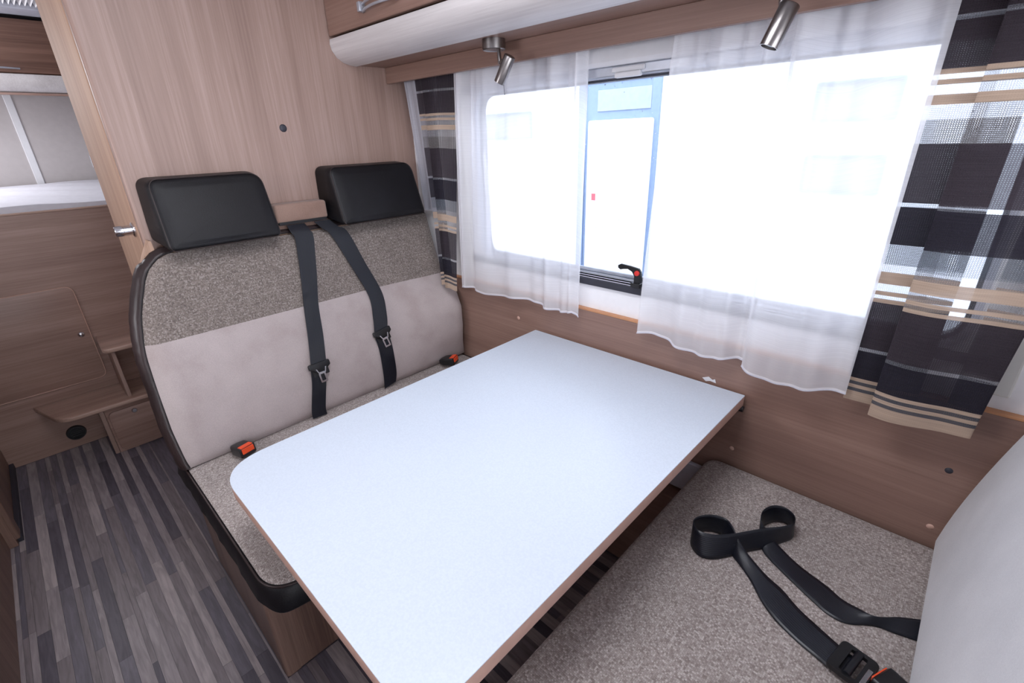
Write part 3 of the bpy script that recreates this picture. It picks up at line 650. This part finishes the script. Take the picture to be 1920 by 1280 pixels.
def back_fn(z0, z1):
    def fn(u, v):
        z = z0 + (z1 - z0) * v; a, b = yl(z), yr(z); y = a + (b - a) * u
        d = min(y - a, b - y, (z - 0.545) * 1.2, (1.125 - z) * 1.2); e = max(0, 1 - d / 0.035)
        belly = 0.014 * math.sin(math.pi * min(1, (z - .545) / .40)) if z < .945 else 0
        return (bx(z) - 0.016 * e ** 2 + belly * (1 - e) + wall_bulge(y, z) + 0.002 * math.sin(9 * y + 4 * z) * math.sin(7 * z), y, z)
    return fn
obj('lower_panel', grid(back_fn(0.545, 0.898), 60, 26), M['suede'], bc, 'pale greyish-pink suede lower panel', smooth='all')
obj('upper_panel', grid(back_fn(0.898, 1.123), 60, 20), M['weave_back'], bc, 'woven brown-beige upper panel', smooth='all')
# leather border: swept from the panel edge round to the shell
path = [(z, yl(z)) for z, _ in Lo] + [(1.128, y) for y in (0.36, 0.5, 0.7, 0.9, 1.05, 1.18)] + [(1.12, 1.203)]
t = bmesh.new(); rows = []
pp = [crom([(z, y, 0) for z, y in path], i / 90) for i in range(91)]
for i, p in enumerate(pp):
    a = pp[max(i - 1, 0)]; b = pp[min(i + 1, 90)]; d = Vector((b.y - a.y, b.x - a.x)); d.normalize()   # (dy, dz)
    on = Vector((-d.y, d.x)) if True else None   # outward: left / up
    y, z = p.y, p.x; wr_ = 0.0006 * math.sin(i * 1.9) + 0.0006 * math.sin(i * 0.7)
    row = []
    for o_, w_ in ((-0.001, -0.016), (0.005, -0.014), (0.013, -0.018), (0.020, -0.030), (0.023, -0.045), (0.021, -0.062), (0.012, -0.072)):
        o2 = o_ * (1 if on.y < 0.7 else 0.8); yy = min(y + on.x * (o2 + wr_), 1.2035)
        zz = z + on.y * (o2 + wr_); row.append(t.verts.new((max(bx(zz) + w_, XW + 0.036), yy, zz)))
    rows.append(row)
for a, b in zip(rows, rows[1:]):
    for k in range(len(a) - 1): t.faces.new((a[k], a[k + 1], b[k + 1], b[k]))
obj('leather_border', t, M['brown_leather'], bc, 'dark brown leather border', smooth='all')
obj('seam', tube([(bx(p.x) - 0.0165, p.y - 0.0005, p.x + 0.001) for p in pp], 0.0016, 6), M['leather'], bc, smooth='all')
obj('back_shell', prism([(yl(0.55) + 0.008, 0.545), (yl(.75) + .004, 0.75), (yl(.9) + .004, 0.9), (0.19, 1.0), (0.212, 1.065), (0.236, 1.12), (0.258, 1.162), (0.264, 1.160), (0.266, 1.132), (1.203, 1.132), (1.203, 0.545)], XW + 0.003, XW + 0.036, 'x'), M['wood_trim'], bc, 'light wooden shell')
gc = obj('belt_guide', box(XW + 0.003, -1.652, 0.608, 0.784, 1.163, 1.222, 0.008, 3, bm=box(XW + 0.003, -1.676, 0.612, 0.780, 1.140, 1.160, 0.003)), M['velvet'], bc, 'brown velvet guide between the headrests', smooth=True)
obj('slot', box(XW + 0.02, -1.6535, 0.614, 0.778, 1.156, 1.166, 0.001), M['black'], gc, 'black belt slot')

def headrest(y0, y1, label, left=True):
    t = thing('headrest', label, 'headrest', (-1.64, (y0 + y1) / 2, 1.13), 'headrests of the rear bench')
    o = subdiv(rounded_poly([(y0, 1.137), (y1, 1.137), (y1 - .004, 1.325), (y0 + .004, 1.325)], [0.016, 0.016, 0.04, 0.028], 8), 0.02)
    def fn(u, v, w_):
        k = (0.085 - w_) / 0.13; yc = (y0 + y1) / 2; uu = yc + (u - yc) * (1 + 0.10 * max(0, k))
        return (max(bx(v) + w_ - 0.01, XW + 0.004), uu, v + 0.004 * max(0, k) + (0.013 * min(1, max(0, (0.035 - w_) / 0.03)) if v < 1.2 else 0))
    a, b = pad(o, -0.045, 0.085, 0.014, 0.008, fn, rb=0.012)
    obj('front_panel', a, M['leather'], t, smooth='all'); obj('side_panel', b, M['leather'], t, smooth='all')
    N_ = len(o); obj('seam', tube([fn(u + (0.0035 if u < (y0 + y1) / 2 else -0.0035), v, 0.0795) for u, v in o], 0.0014, 6, closed=True), M['brown_leather'], t, smooth='all')
headrest(0.285, 0.590, 'black leather headrest nearer the corridor, left of the belts')
headrest(0.805, 1.150, 'black leather headrest nearer the window, right of the belts')

def belt(Ls, Rs, tz, ty, tilt, label, lower_L, lower_R):
    t = thing('seat_belt', label, 'seat belt', (bx(tz, 0.02), ty, tz), 'seat belts of the rear bench')
    def pt(y, z, o):
        belly = 0.014 * math.sin(math.pi * min(1, max(0, (z - .545)) / .40)) if z < .945 else 0
        return (bx(z, o + belly), y, z)
    obj('webbing', ribbon([pt(*p) for p in Ls], [pt(*p) for p in Rs], 70), M['belt'], t, smooth=True)
    obj('lap_webbing', ribbon([pt(*p) for p in lower_L], [pt(*p) for p in lower_R], 30), M['belt'], t, smooth=True)
    Fm = Matrix.Translation(pt(ty, tz, 0.014)) @ Matrix(((0, K * -0.95, 0.95, 0), (1, 0, 0, 0), (0, 0.95, K * 0.95, 0), (0, 0, 0, 1))) @ Matrix.Rotation(tilt, 4, 'Z')
    # local: x = across (world y), y = up the backrest, z = out of it
    o = rounded_poly([(-0.037, 0.012), (0.037, 0.012), (0.037, -0.006), (0.014, -0.020), (-0.014, -0.020), (-0.037, -0.006)], 0.006, 5)
    f = lambda u, v, w_: tuple(Fm @ Vector((u, v, w_)))
    obj('latch_body', prism(o, -0.004, 0.008, fn=f, bev=0.003, seg=3), M['black'], t, 'black plastic latch body', smooth=True)
    obj('latch_collar', prism(rounded_poly([(-0.028, -0.004), (0.028, -0.004), (0.028, -0.034), (-0.028, -0.034)], 0.004, 3), -0.006, -0.001, fn=f), M['black'], t)
    u = bmesh.new()
    a = rounded_poly([(-0.012, -0.022), (0.012, -0.022), (0.012, -0.058), (-0.012, -0.058)], 0.003, 4); b = rounded_poly([(-0.0065, -0.029), (0.0065, -0.029), (0.0065, -0.052), (-0.0065, -0.052)], 0.002, 4)
    n = len(a); V = [[u.verts.new(f(p, q, w_)) for p, q in s] for s, w_ in ((a, .001), (b, .001), (b, .0035), (a, .0035))]
    for k in range(4):
        for i in range(n): u.faces.new((V[k][i], V[k][(i + 1) % n], V[(k + 1) % 4][(i + 1) % n], V[(k + 1) % 4][i]))
    prism([(-0.019, -0.008), (-0.015, -0.008), (-0.008, -0.026), (-0.012, -0.026)], 0.003, 0.0095, fn=f, bm=u)
    prism([(0.019, -0.008), (0.015, -0.008), (0.008, -0.026), (0.012, -0.026)], 0.003, 0.0095, fn=f, bm=u)
    obj('tongue', u, M['chrome'], t, 'shiny steel tongue')
belt([(0.636, 1.154, .004), (0.640, 1.13, .012), (0.645, 1.107, .012), (0.622, 0.99, .012), (0.598, 0.896, .010), (0.575, 0.80, .010), (0.553, 0.715, .012)],
     [(0.696, 1.154, .004), (0.705, 1.13, .012), (0.708, 1.105, .012), (0.678, 0.99, .012), (0.649, 0.896, .010), (0.628, 0.80, .010), (0.606, 0.712, .012)],
     0.712, 0.579, 0.02, 'black seat belt hanging nearer the left headrest',
     [(0.551, 0.715, .010), (0.540, 0.66, .009), (0.512, 0.575, .010), (0.509, 0.551, .012)], [(0.603, 0.712, .010), (0.590, 0.66, .009), (0.561, 0.575, .010), (0.558, 0.549, .012)])
belt([(0.730, 1.154, .004), (0.748, 1.13, .012), (0.771, 1.105, .012), (0.808, 0.99, .012), (0.836, 0.88, .010), (0.822, 0.80, .010), (0.806, 0.748, .012)],
     [(0.786, 1.154, .004), (0.806, 1.13, .012), (0.836, 1.105, .012), (0.866, 0.99, .012), (0.892, 0.88, .010), (0.880, 0.80, .010), (0.864, 0.756, .012)],
     0.750, 0.836, 0.14, 'black seat belt hanging nearer the right headrest',
     [(0.804, 0.75, .010), (0.808, 0.69, .009), (0.797, 0.60, .010), (0.786, 0.550, .012)], [(0.862, 0.756, .010), (0.864, 0.69, .009), (0.853, 0.60, .010), (0.838, 0.560, .012)])

def buckle(pos, ang, pitch, label, roll=0.0, top=True, tail=0.038):
    t = thing('belt_buckle', label, 'buckle', pos, 'seat belt buckles')
    Fm = Matrix.Translation(pos) @ Matrix.Rotation(ang, 4, 'Z') @ Matrix.Rotation(-pitch, 4, 'Y') @ Matrix.Rotation(roll, 4, 'X')
    # local x = towards the button end
    f = lambda u, v, w_: tuple(Fm @ Vector((w_, u, v)))
    b = bmesh.new()
    for x0, x1, w0, w1, h0, h1 in ((-tail, 0.020, 0.015, 0.024, 0.009, 0.0155),):
        secs = [(x0, w0, h0), ((x0 + x1) / 2 - 0.01, w1 * 0.96, h1 * 0.95), (x1, w1, h1), (x1 + 0.008, w1, h1), (x1 + 0.011, w1 - 0.003, h1 - 0.003)]
        prev = None
        for x, w_, h_ in secs:
            ring = [b.verts.new(f(u, v, x)) for u, v in rounded_poly([(-w_, -h_), (w_, -h_), (w_, h_), (-w_, h_)], 0.006, 4)]
            if prev:
                for i in range(len(ring)): b.faces.new((prev[i], prev[(i + 1) % len(ring)], ring[(i + 1) % len(ring)], ring[i]))
            else: b.faces.new(ring[::-1])
            prev = ring
        b.faces.new(prev)
    obj('housing', b, M['black'], t, smooth=True)
    obj('button', box(0.022, 0.0335, -0.018, 0.018, -0.004, 0.0125, 0.0015, rot=Fm, bm=box(0.012, 0.030, -0.018, 0.018, 0.0135, 0.0168, 0.001, rot=Fm) if top else None), M['orange'], t, 'orange release button')
buckle((-1.424, 0.280, 0.566), 0.25, 0.12, 'black buckle with orange button beside the rounded table corner')
buckle((-1.418, 1.075, 0.572), 0.45, 0.18, 'black buckle with orange button between backrest and window wall')

# ------------------------------------------------------------------ right bench
rb = thing('bench_base', 'oak bench base under the right-hand seat', 'bench', (0.1, 0.68, 0))
obj('front_panel', box(-0.360, -0.342, 0.16, YW - 0.001, 0.0005, 0.452, 0.001), M['wood_v'], rb)
obj('side_panel', box(-0.341, 0.42, 0.16, 0.178, 0.0005, 0.452, 0.001), M['wood_v'], rb)
obj('seat_board', box(-0.365, 0.42, 0.158, YW - 0.001, 0.4525, 0.463, 0.001), M['wood_v'], rb)
rc = thing('seat_cushion', 'woven beige seat cushion on the right, under the loose belt', 'cushion', (-0.1, 0.68, 0.465))
ro = subdiv(rounded_poly([(-0.392, 1.200), (0.30, 1.200), (0.30, 0.150), (-0.392, 0.150)], [0.045, 0.024, 0.024, 0.05], 10), 0.05)
a, b = pad(ro, 0.4635, 0.541, 0.020, 0.004, lambda u, v, w_: (u, v, w_))
obj('seat_fabric', a, M['weave'], rc, smooth='all'); obj('seat_side', b, M['weave'], rc, smooth='all')
rk = thing('backrest_cushion', 'pale grey backrest leaning at the right edge', 'cushion', (0.2, 0.68, 0.53))
def rfn(u, v, w_):
    return (0.118 + 0.055 * ((v - .54) / .33) ** 1.5 * (1 if v > .54 else 0) - w_ + 0.0, u, v)
ko = subdiv(rounded_poly([(0.150, 0.545), (1.203, 0.545), (1.203, 1.13), (0.150, 1.13)], [0.036, 0.032, 0.07, 0.07], 8), 0.035)
a, b = pad(ko, -0.11, 0.012, 0.030, 0.004, rfn, rings=16)
obj('front_panel', a, M['suede_white'], rk, smooth='all'); obj('side_panel', b, M['suede_white'], rk, smooth='all')

# loose lap belt on the right seat: edge curves traced over the cushion
Z0 = 0.5465
LB = thing('lap_belt', 'loose black lap belt looped on the right-hand seat', 'seat belt', (-0.1, 0.88, Z0))
S = [  # (upper/right edge), (lower/left edge)
 ((.118, .958, Z0 + .003), (.118, .903, Z0)), ((.080, .927, Z0 + .008), (.081, .892, Z0)), ((.048, .892, Z0 + .016), (.050, .884, Z0 - .001)),
 ((.020, .898, Z0 + .008), (.013, .856, Z0)), ((-.006, .906, Z0 + .002), (-.018, .853, Z0)), ((-.036, .922, Z0), (-.049, .866, Z0)), ((-.090, .940, Z0), (-.102, .893, Z0)),
 ((-.138, .962, Z0 + .006), (-.143, .916, Z0)), ((-.166, .972, Z0 + .022), (-.162, .932, Z0)), ((-.184, .975, Z0 + .038), (-.178, .955, Z0)),
 ((-.190, 1.005, Z0 + .044), (-.184, .995, Z0)), ((-.178, 1.036, Z0 + .045), (-.172, 1.032, Z0)), ((-.156, 1.046, Z0 + .045), (-.150, 1.048, Z0)), ((-.134, 1.034, Z0 + .045), (-.128, 1.036, Z0)),
 ((-.127, 1.008, Z0 + .045), (-.124, 1.008, Z0)), ((-.142, .982, Z0 + .044), (-.138, .978, Z0)), ((-.168, .952, Z0 + .044), (-.160, .938, Z0)), ((-.192, .918, Z0 + .045), (-.184, .904, Z0)),
 ((-.216, .884, Z0 + .046), (-.206, .868, Z0)), ((-.244, .856, Z0 + .046), (-.232, .834, Z0)), ((-.272, .846, Z0 + .046), (-.258, .824, Z0)), ((-.292, .860, Z0 + .046), (-.284, .842, Z0)),
 ((-.292, .884, Z0 + .046), (-.292, .872, Z0)), ((-.272, .910, Z0 + .046), (-.276, .902, Z0)), ((-.244, .920, Z0 + .046), (-.248, .914, Z0)), ((-.222, .908, Z0 + .043), (-.228, .896, Z0)),
 ((-.204, .892, Z0 + .034), (-.206, .874, Z0)), ((-.184, .885, Z0 + .020), (-.180, .855, Z0)), ((-.160, .876, Z0 + .010), (-.152, .832, Z0)), ((-.130, .861, Z0 + .006), (-.120, .797, Z0 + .002)), ((-.097, .848, Z0 + .005), (-.086, .772, Z0 + .002)),
 ((-.062, .826, Z0 + .004), (-.046, .756, Z0)), ((-.021, .808, Z0 + .004), (-.015, .746, Z0 + .002)), ((.018, .789, Z0 + .008), (.008, .737, Z0 + .006)), ((.040, .782, Z0 + .010), (.032, .734, Z0 + .008))]
obj('webbing', ribbon([s[1] for s in S], [s[0] for s in S], 420, 6), M['belt'], LB, smooth='all')
Fa = Matrix.Translation((0.036, 0.762, Z0 + 0.010)) @ Matrix.Rotation(-0.20, 4, 'Z')
fa = lambda u, v, w_: tuple(Fa @ Vector((u, v, w_)))
def ring_plate(outer, inner, w0, w1, f):
    t = bmesh.new(); n = len(outer); V = [[t.verts.new(f(p, q, w_)) for p, q in s_] for s_, w_ in ((outer, w0), (inner, w0), (inner, w1 - .001), ([(p * .96, q * .97) for p, q in outer], w1), (outer, w1 - .002))]
    for k in range(5):
        for i in range(n): t.faces.new((V[k][i], V[k][(i + 1) % n], V[(k + 1) % 5][(i + 1) % n], V[(k + 1) % 5][i]))
    return t
rp = lambda a, b, c, d, r: rounded_poly([(a, c), (b, c), (b, d), (a, d)], r, 5)
ad = ring_plate(rp(-.029, .029, -.0345, .0345, .010), rp(-.012, .013, -.0265, .0265, .003), 0, .0085, fa)
obj('adjuster', ad, M['black'], LB, 'black plastic belt adjuster', smooth=True)
obj('slide_bar', cyl(fa(0.0, -0.028, 0.0065), fa(0.0, 0.028, 0.0065), 0.0065, 16), M['belt'], LB, 'webbing rolled round the slide bar', smooth=True)
obj('tongue', box(0.018, 0.032, -0.020, 0.004, 0.000, 0.003, 0.0008, rot=Fa, bm=box(0.019, 0.026, -0.027, 0.010, 0.0080, 0.0095, 0.0006, rot=Fa)), M['chrome'], LB, 'steel tongue')
buckle((0.100, 0.754, 0.562), math.pi - 0.42, -0.05, 'black buckle with orange button at the bottom edge, by the right backrest', top=False, tail=0.004)

# ------------------------------------------------------------------ bed end of the vehicle
XB = -3.07
bd = thing('bed_box', 'oak panelled bed base across the far end of the corridor', 'bed', (-3.5, 0.2, 0))
obj('front_panel', box(XB - 0.018, XB, -1.0, 1.2, 0.0005, 1.152, 0.001), M['wood_y'], bd)
obj('bed_board', box(-3.94, XB - 0.019, -1.0, 1.2, 0.98, 1.0), M['wood_y'], bd)
obj('rim', box(XB - 0.02, XB + 0.004, -1.0, 1.2, 1.152, 1.160, 0.002), M['wood_trimy'], bd)
hp = rounded_poly([(-0.325, 0.334), (0.116, 0.334), (0.116, 0.812), (-0.325, 0.812)], 0.035, 8)
ht = obj('hatch', prism(hp, XB + 0.0008, XB + 0.016, 'x', 0.0025), M['wood_y'], bd, 'oak hatch with rounded corners', smooth=True)
obj('edge_strip', tube([(XB + 0.0145, u, v) for u, v in hp], 0.0022, 6, closed=True), M['edge'], ht, 'pale edge strip', smooth='all')
obj('lock', ring_solid([(0, 0.008), (0.008, 0.008), (0.013, 0.004), (0.014, 0)], (XB + 0.016, 0.081, 0.572), (1, 0, 0), 18), M['chrome'], ht, 'round steel lock', smooth=True)
vt = ring_solid([(0, 0.004), (0.028, 0.004), (0.030, 0.008), (0.037, 0.008), (0.040, 0.0)], (XB, -0.085, 0.078), (1, 0, 0), 28)
for k in range(5): box(XB + 0.003, XB + 0.009, -0.085 - 0.026, -0.085 + 0.026, 0.056 + k * 0.010, 0.059 + k * 0.010, bm=vt)
obj('air_vent', vt, M['black'], bd, 'round black heater outlet', smooth=True)
mt = grid(lambda u, v: (-3.90 + 0.875 * u, -0.95 + 2.12 * v, 1.235 - 0.055 * u ** 2 - 0.055 * max(0, (u - .93) / .07) ** 2 + 0.006 * math.sin(13 * v + 4 * u) + 0.004 * math.sin(31 * u + 5 * math.sin(7 * v))), 50, 50)
bmesh.ops.recalc_face_normals(mt, faces=mt.faces)
geo = bmesh.ops.extrude_face_region(mt, geom=mt.faces[:]); vs = [v for v in geo['geom'] if isinstance(v, bmesh.types.BMVert)]
for v in vs: v.co.z = 1.001
for v in mt.verts: v.co.x = min(v.co.x, XB - 0.022)
tag(obj('mattress', mt, M['sheet'], None, smooth=True, loc=(-3.5, 0.1, 1.001)), 'white-sheeted mattress on the bed at the far left', 'mattress')
# steps up to the bed
sp = thing('bed_steps', 'oak steps with small cupboard beside the bed hatch', 'steps', (-2.93, 0.3, 0))
t1 = rounded_poly([(XB + 0.001, -0.19), (-2.80, -0.115), (-2.80, 0.62), (XB + 0.001, 0.62)], [0.0, 0.09, 0.0, 0], 12)
obj('tread', prism(t1, 0.250, 0.272, 'z', 0.006, 3), M['wood_trimy'], sp, 'lower tread with curved end', smooth=True)
t2 = rounded_poly([(XB + 0.001, 0.128), (-2.80, 0.120), (-2.80, 0.62), (XB + 0.001, 0.62)], [0.0, 0.035, 0, 0], 10)
obj('tread', prism(t2, 0.522, 0.544, 'z', 0.006, 3), M['wood_trimy'], sp, 'upper tread', smooth=True)
obj('upright_board', box(XB + 0.001, -2.835, 0.150, 0.165, 0.2725, 0.5215, 0.001), M['wood_v'], sp)
obj('cupboard_side', box(XB + 0.001, -2.83, 0.022, 0.040, 0.0005, 0.2495, 0.002), M['wood_v'], sp)
obj('cupboard_front', box(-2.846, -2.83, 0.041, 0.62, 0.0005, 0.2495, 0.001), M['wood_y'], sp)
df = obj('drawer_front', prism(rounded_poly([(0.050, 0.012), (0.55, 0.012), (0.55, 0.226), (0.050, 0.226)], 0.028, 8), -2.8295, -2.816, 'x', 0.002), M['wood_y'], sp, smooth=True)
obj('lock', ring_solid([(0, 0.008), (0.008, 0.008), (0.012, 0.004), (0.013, 0)], (-2.816, 0.152, 0.203), (1, 0, 0), 18), M['chrome'], df, 'round steel lock', smooth=True)
# cabinet over the bed
oc2 = thing('overhead_cabinet', 'dark oak cabinet over the bed at the upper left', 'cabinet', (-3.7, 0.2, 1.7))
d2 = obj('door', box(-3.618, -3.60, -0.95, 0.75, 1.768, 2.0, 0.003), M['wood_dark'], oc2)
obj('carcass', box(-3.943, -3.619, -0.98, 1.2, 1.72, 2.0), M['wood_dark'], oc2)
pr2 = [(-3.600, 1.762), (-3.598, 1.735), (-3.606, 1.708), (-3.63, 1.690), (-3.66, 1.682), (-3.66, 1.690), (-3.635, 1.699), (-3.616, 1.714), (-3.61, 1.738), (-3.612, 1.762)]
obj('curved_panel', prism(pr2, -0.98, 1.2, 'y', fn=lambda u, v, w_: (u, w_, v)), M['pale_panel'], oc2, 'pale curved panel along the bottom', smooth=True)
obj('lower_lip', box(-3.66, -3.64, -0.98, 1.2, 1.672, 1.682), M['wood_y'], oc2)
hb = tube([(-3.599 + 0.02 * math.sin(math.pi * s), 0.10 + 0.17 * s, 1.785) for s in [i / 12 for i in range(13)]], 0.004, 8)
obj('handle', hb, M['silver'], d2, 'silver bow handle', smooth=True)
# pleated roof blind above
rl = thing('roof_blind', 'ribbed roof blind in the ceiling at the upper left corner', 'blind', (-3.2, 0.1, 2.03))
obj('blind_frame', box(-3.60, -3.44, -0.5, 0.9, 2.015, 2.0495, 0.004), M['grey'], rl)
for k in range(58):
    y = -0.28 + k * 0.0185; q = prism([(y, 2.049), (y + 0.0092, 2.025), (y + 0.0184, 2.049)], -3.435, -2.95, 'x')
    obj('pleat', q, M['wallwhite'], rl)

# kitchen and washroom units on the near side of the corridor
ku = thing('corridor_cabinet', 'brown cabinet end at the far left of the corridor floor', 'cabinet', (-2.7, -0.45, 0))
obj('body', box(XB + 0.001, -2.376, -0.90, -0.352, 0.0005, 1.02, 0.002), M['wood_kit'], ku)
obj('plinth', box(XB + 0.001, -2.40, -0.352, -0.336, 0.0005, 0.03, 0.001), M['rubber'], ku)
obj('corner_post', prism(rounded_poly([(-2.44, -0.352), (-2.44, -0.338), (-2.376, -0.338), (-2.376, -0.352)], [0, 0, 0.01, 0], 5), 0.031, 1.02, 'z'), M['wood_kit'], ku)
k2 = thing('kitchen_cabinet', 'dark brown kitchen cabinet along the lower left edge', 'cabinet', (-1.8, -0.55, 0))
obj('body', box(-2.374, 0.2, -1.0, -0.376, 0.0005, 0.80, 0.004), M['wood_kit'], k2)
obj('worktop', box(-2.374, 0.2, -1.0, -0.372, 0.8005, 0.84, 0.004), M['wood_kit'], k2)

# ------------------------------------------------------------------ outside
struct('ground_outside', box(-12, 12, -12, 12, -0.72, -0.7), M['ground'])
nm = thing('parked_motorhome', 'white motorhome parked outside beyond the window', 'vehicle', (-1.2, 3.4, -0.7))
YN = 2.42
obj('body_wall', prism(rounded_poly([(-4.6, -0.35), (2.6, -0.35), (2.6, 1.95), (-4.6, 1.95)], 0.12, 6), YN, YN + 2.0, 'y'), M['nwhite'], nm)
fr = obj('door_surround', ring_frame(-1.775, -1.283, -0.3, 1.700, 0.03, 0.045, YN - 0.016, YN - 0.001), M['nblue'], nm, 'blue door surround', smooth=True)
obj('door_recess', box(-1.732, -1.326, YN - 0.008, YN - 0.001, -0.25, 1.657), M['nblue'], nm, 'blue door recess')
obj('fanlight', box(-1.652, -1.330, YN - 0.014, YN - 0.0085, 1.515, 1.618, 0.002), M['npale'], nm, 'pale blue window over the door')
dn = obj('entry_door', prism(rounded_poly([(-1.697, -0.24), (-1.306, -0.24), (-1.306, 1.472), (-1.697, 1.472)], 0.015, 5), YN - 0.034, YN - 0.0085, 'y', 0.004), M['nwhite'], nm, smooth=True)
obj('door_panel', box(-1.660, -1.342, YN - 0.038, YN - 0.0345, -0.15, 1.42, 0.0015), M['nwhite'], dn)
obj('sticker', box(-1.655, -1.628, YN - 0.040, YN - 0.0385, 1.052, 1.090), M['pinkred'], dn, 'small red sticker')
for x0, x1, z0, z1 in ((-0.605, -0.315, 1.418, 1.566), (-0.600, -0.312, 1.143, 1.297), (-2.565, -2.14, 1.388, 1.546)):
    f_ = obj('window', ring_frame(x0, x1, z0, z1, 0.012, 0.012, YN - 0.012, YN - 0.0008), M['nblue'], nm)
    obj('window_glass', box(x0 + 0.011, x1 - 0.011, YN - 0.006, YN - 0.0009, z0 + 0.011, z1 - 0.011), M['ngrey'], f_)
for k in range(11):
    obj('body_rib', box(-1.24, -0.90, YN - 0.006, YN - 0.0008, 0.75 + k * 0.075, 0.79 + k * 0.075, 0.002), M['nwhite'], nm)
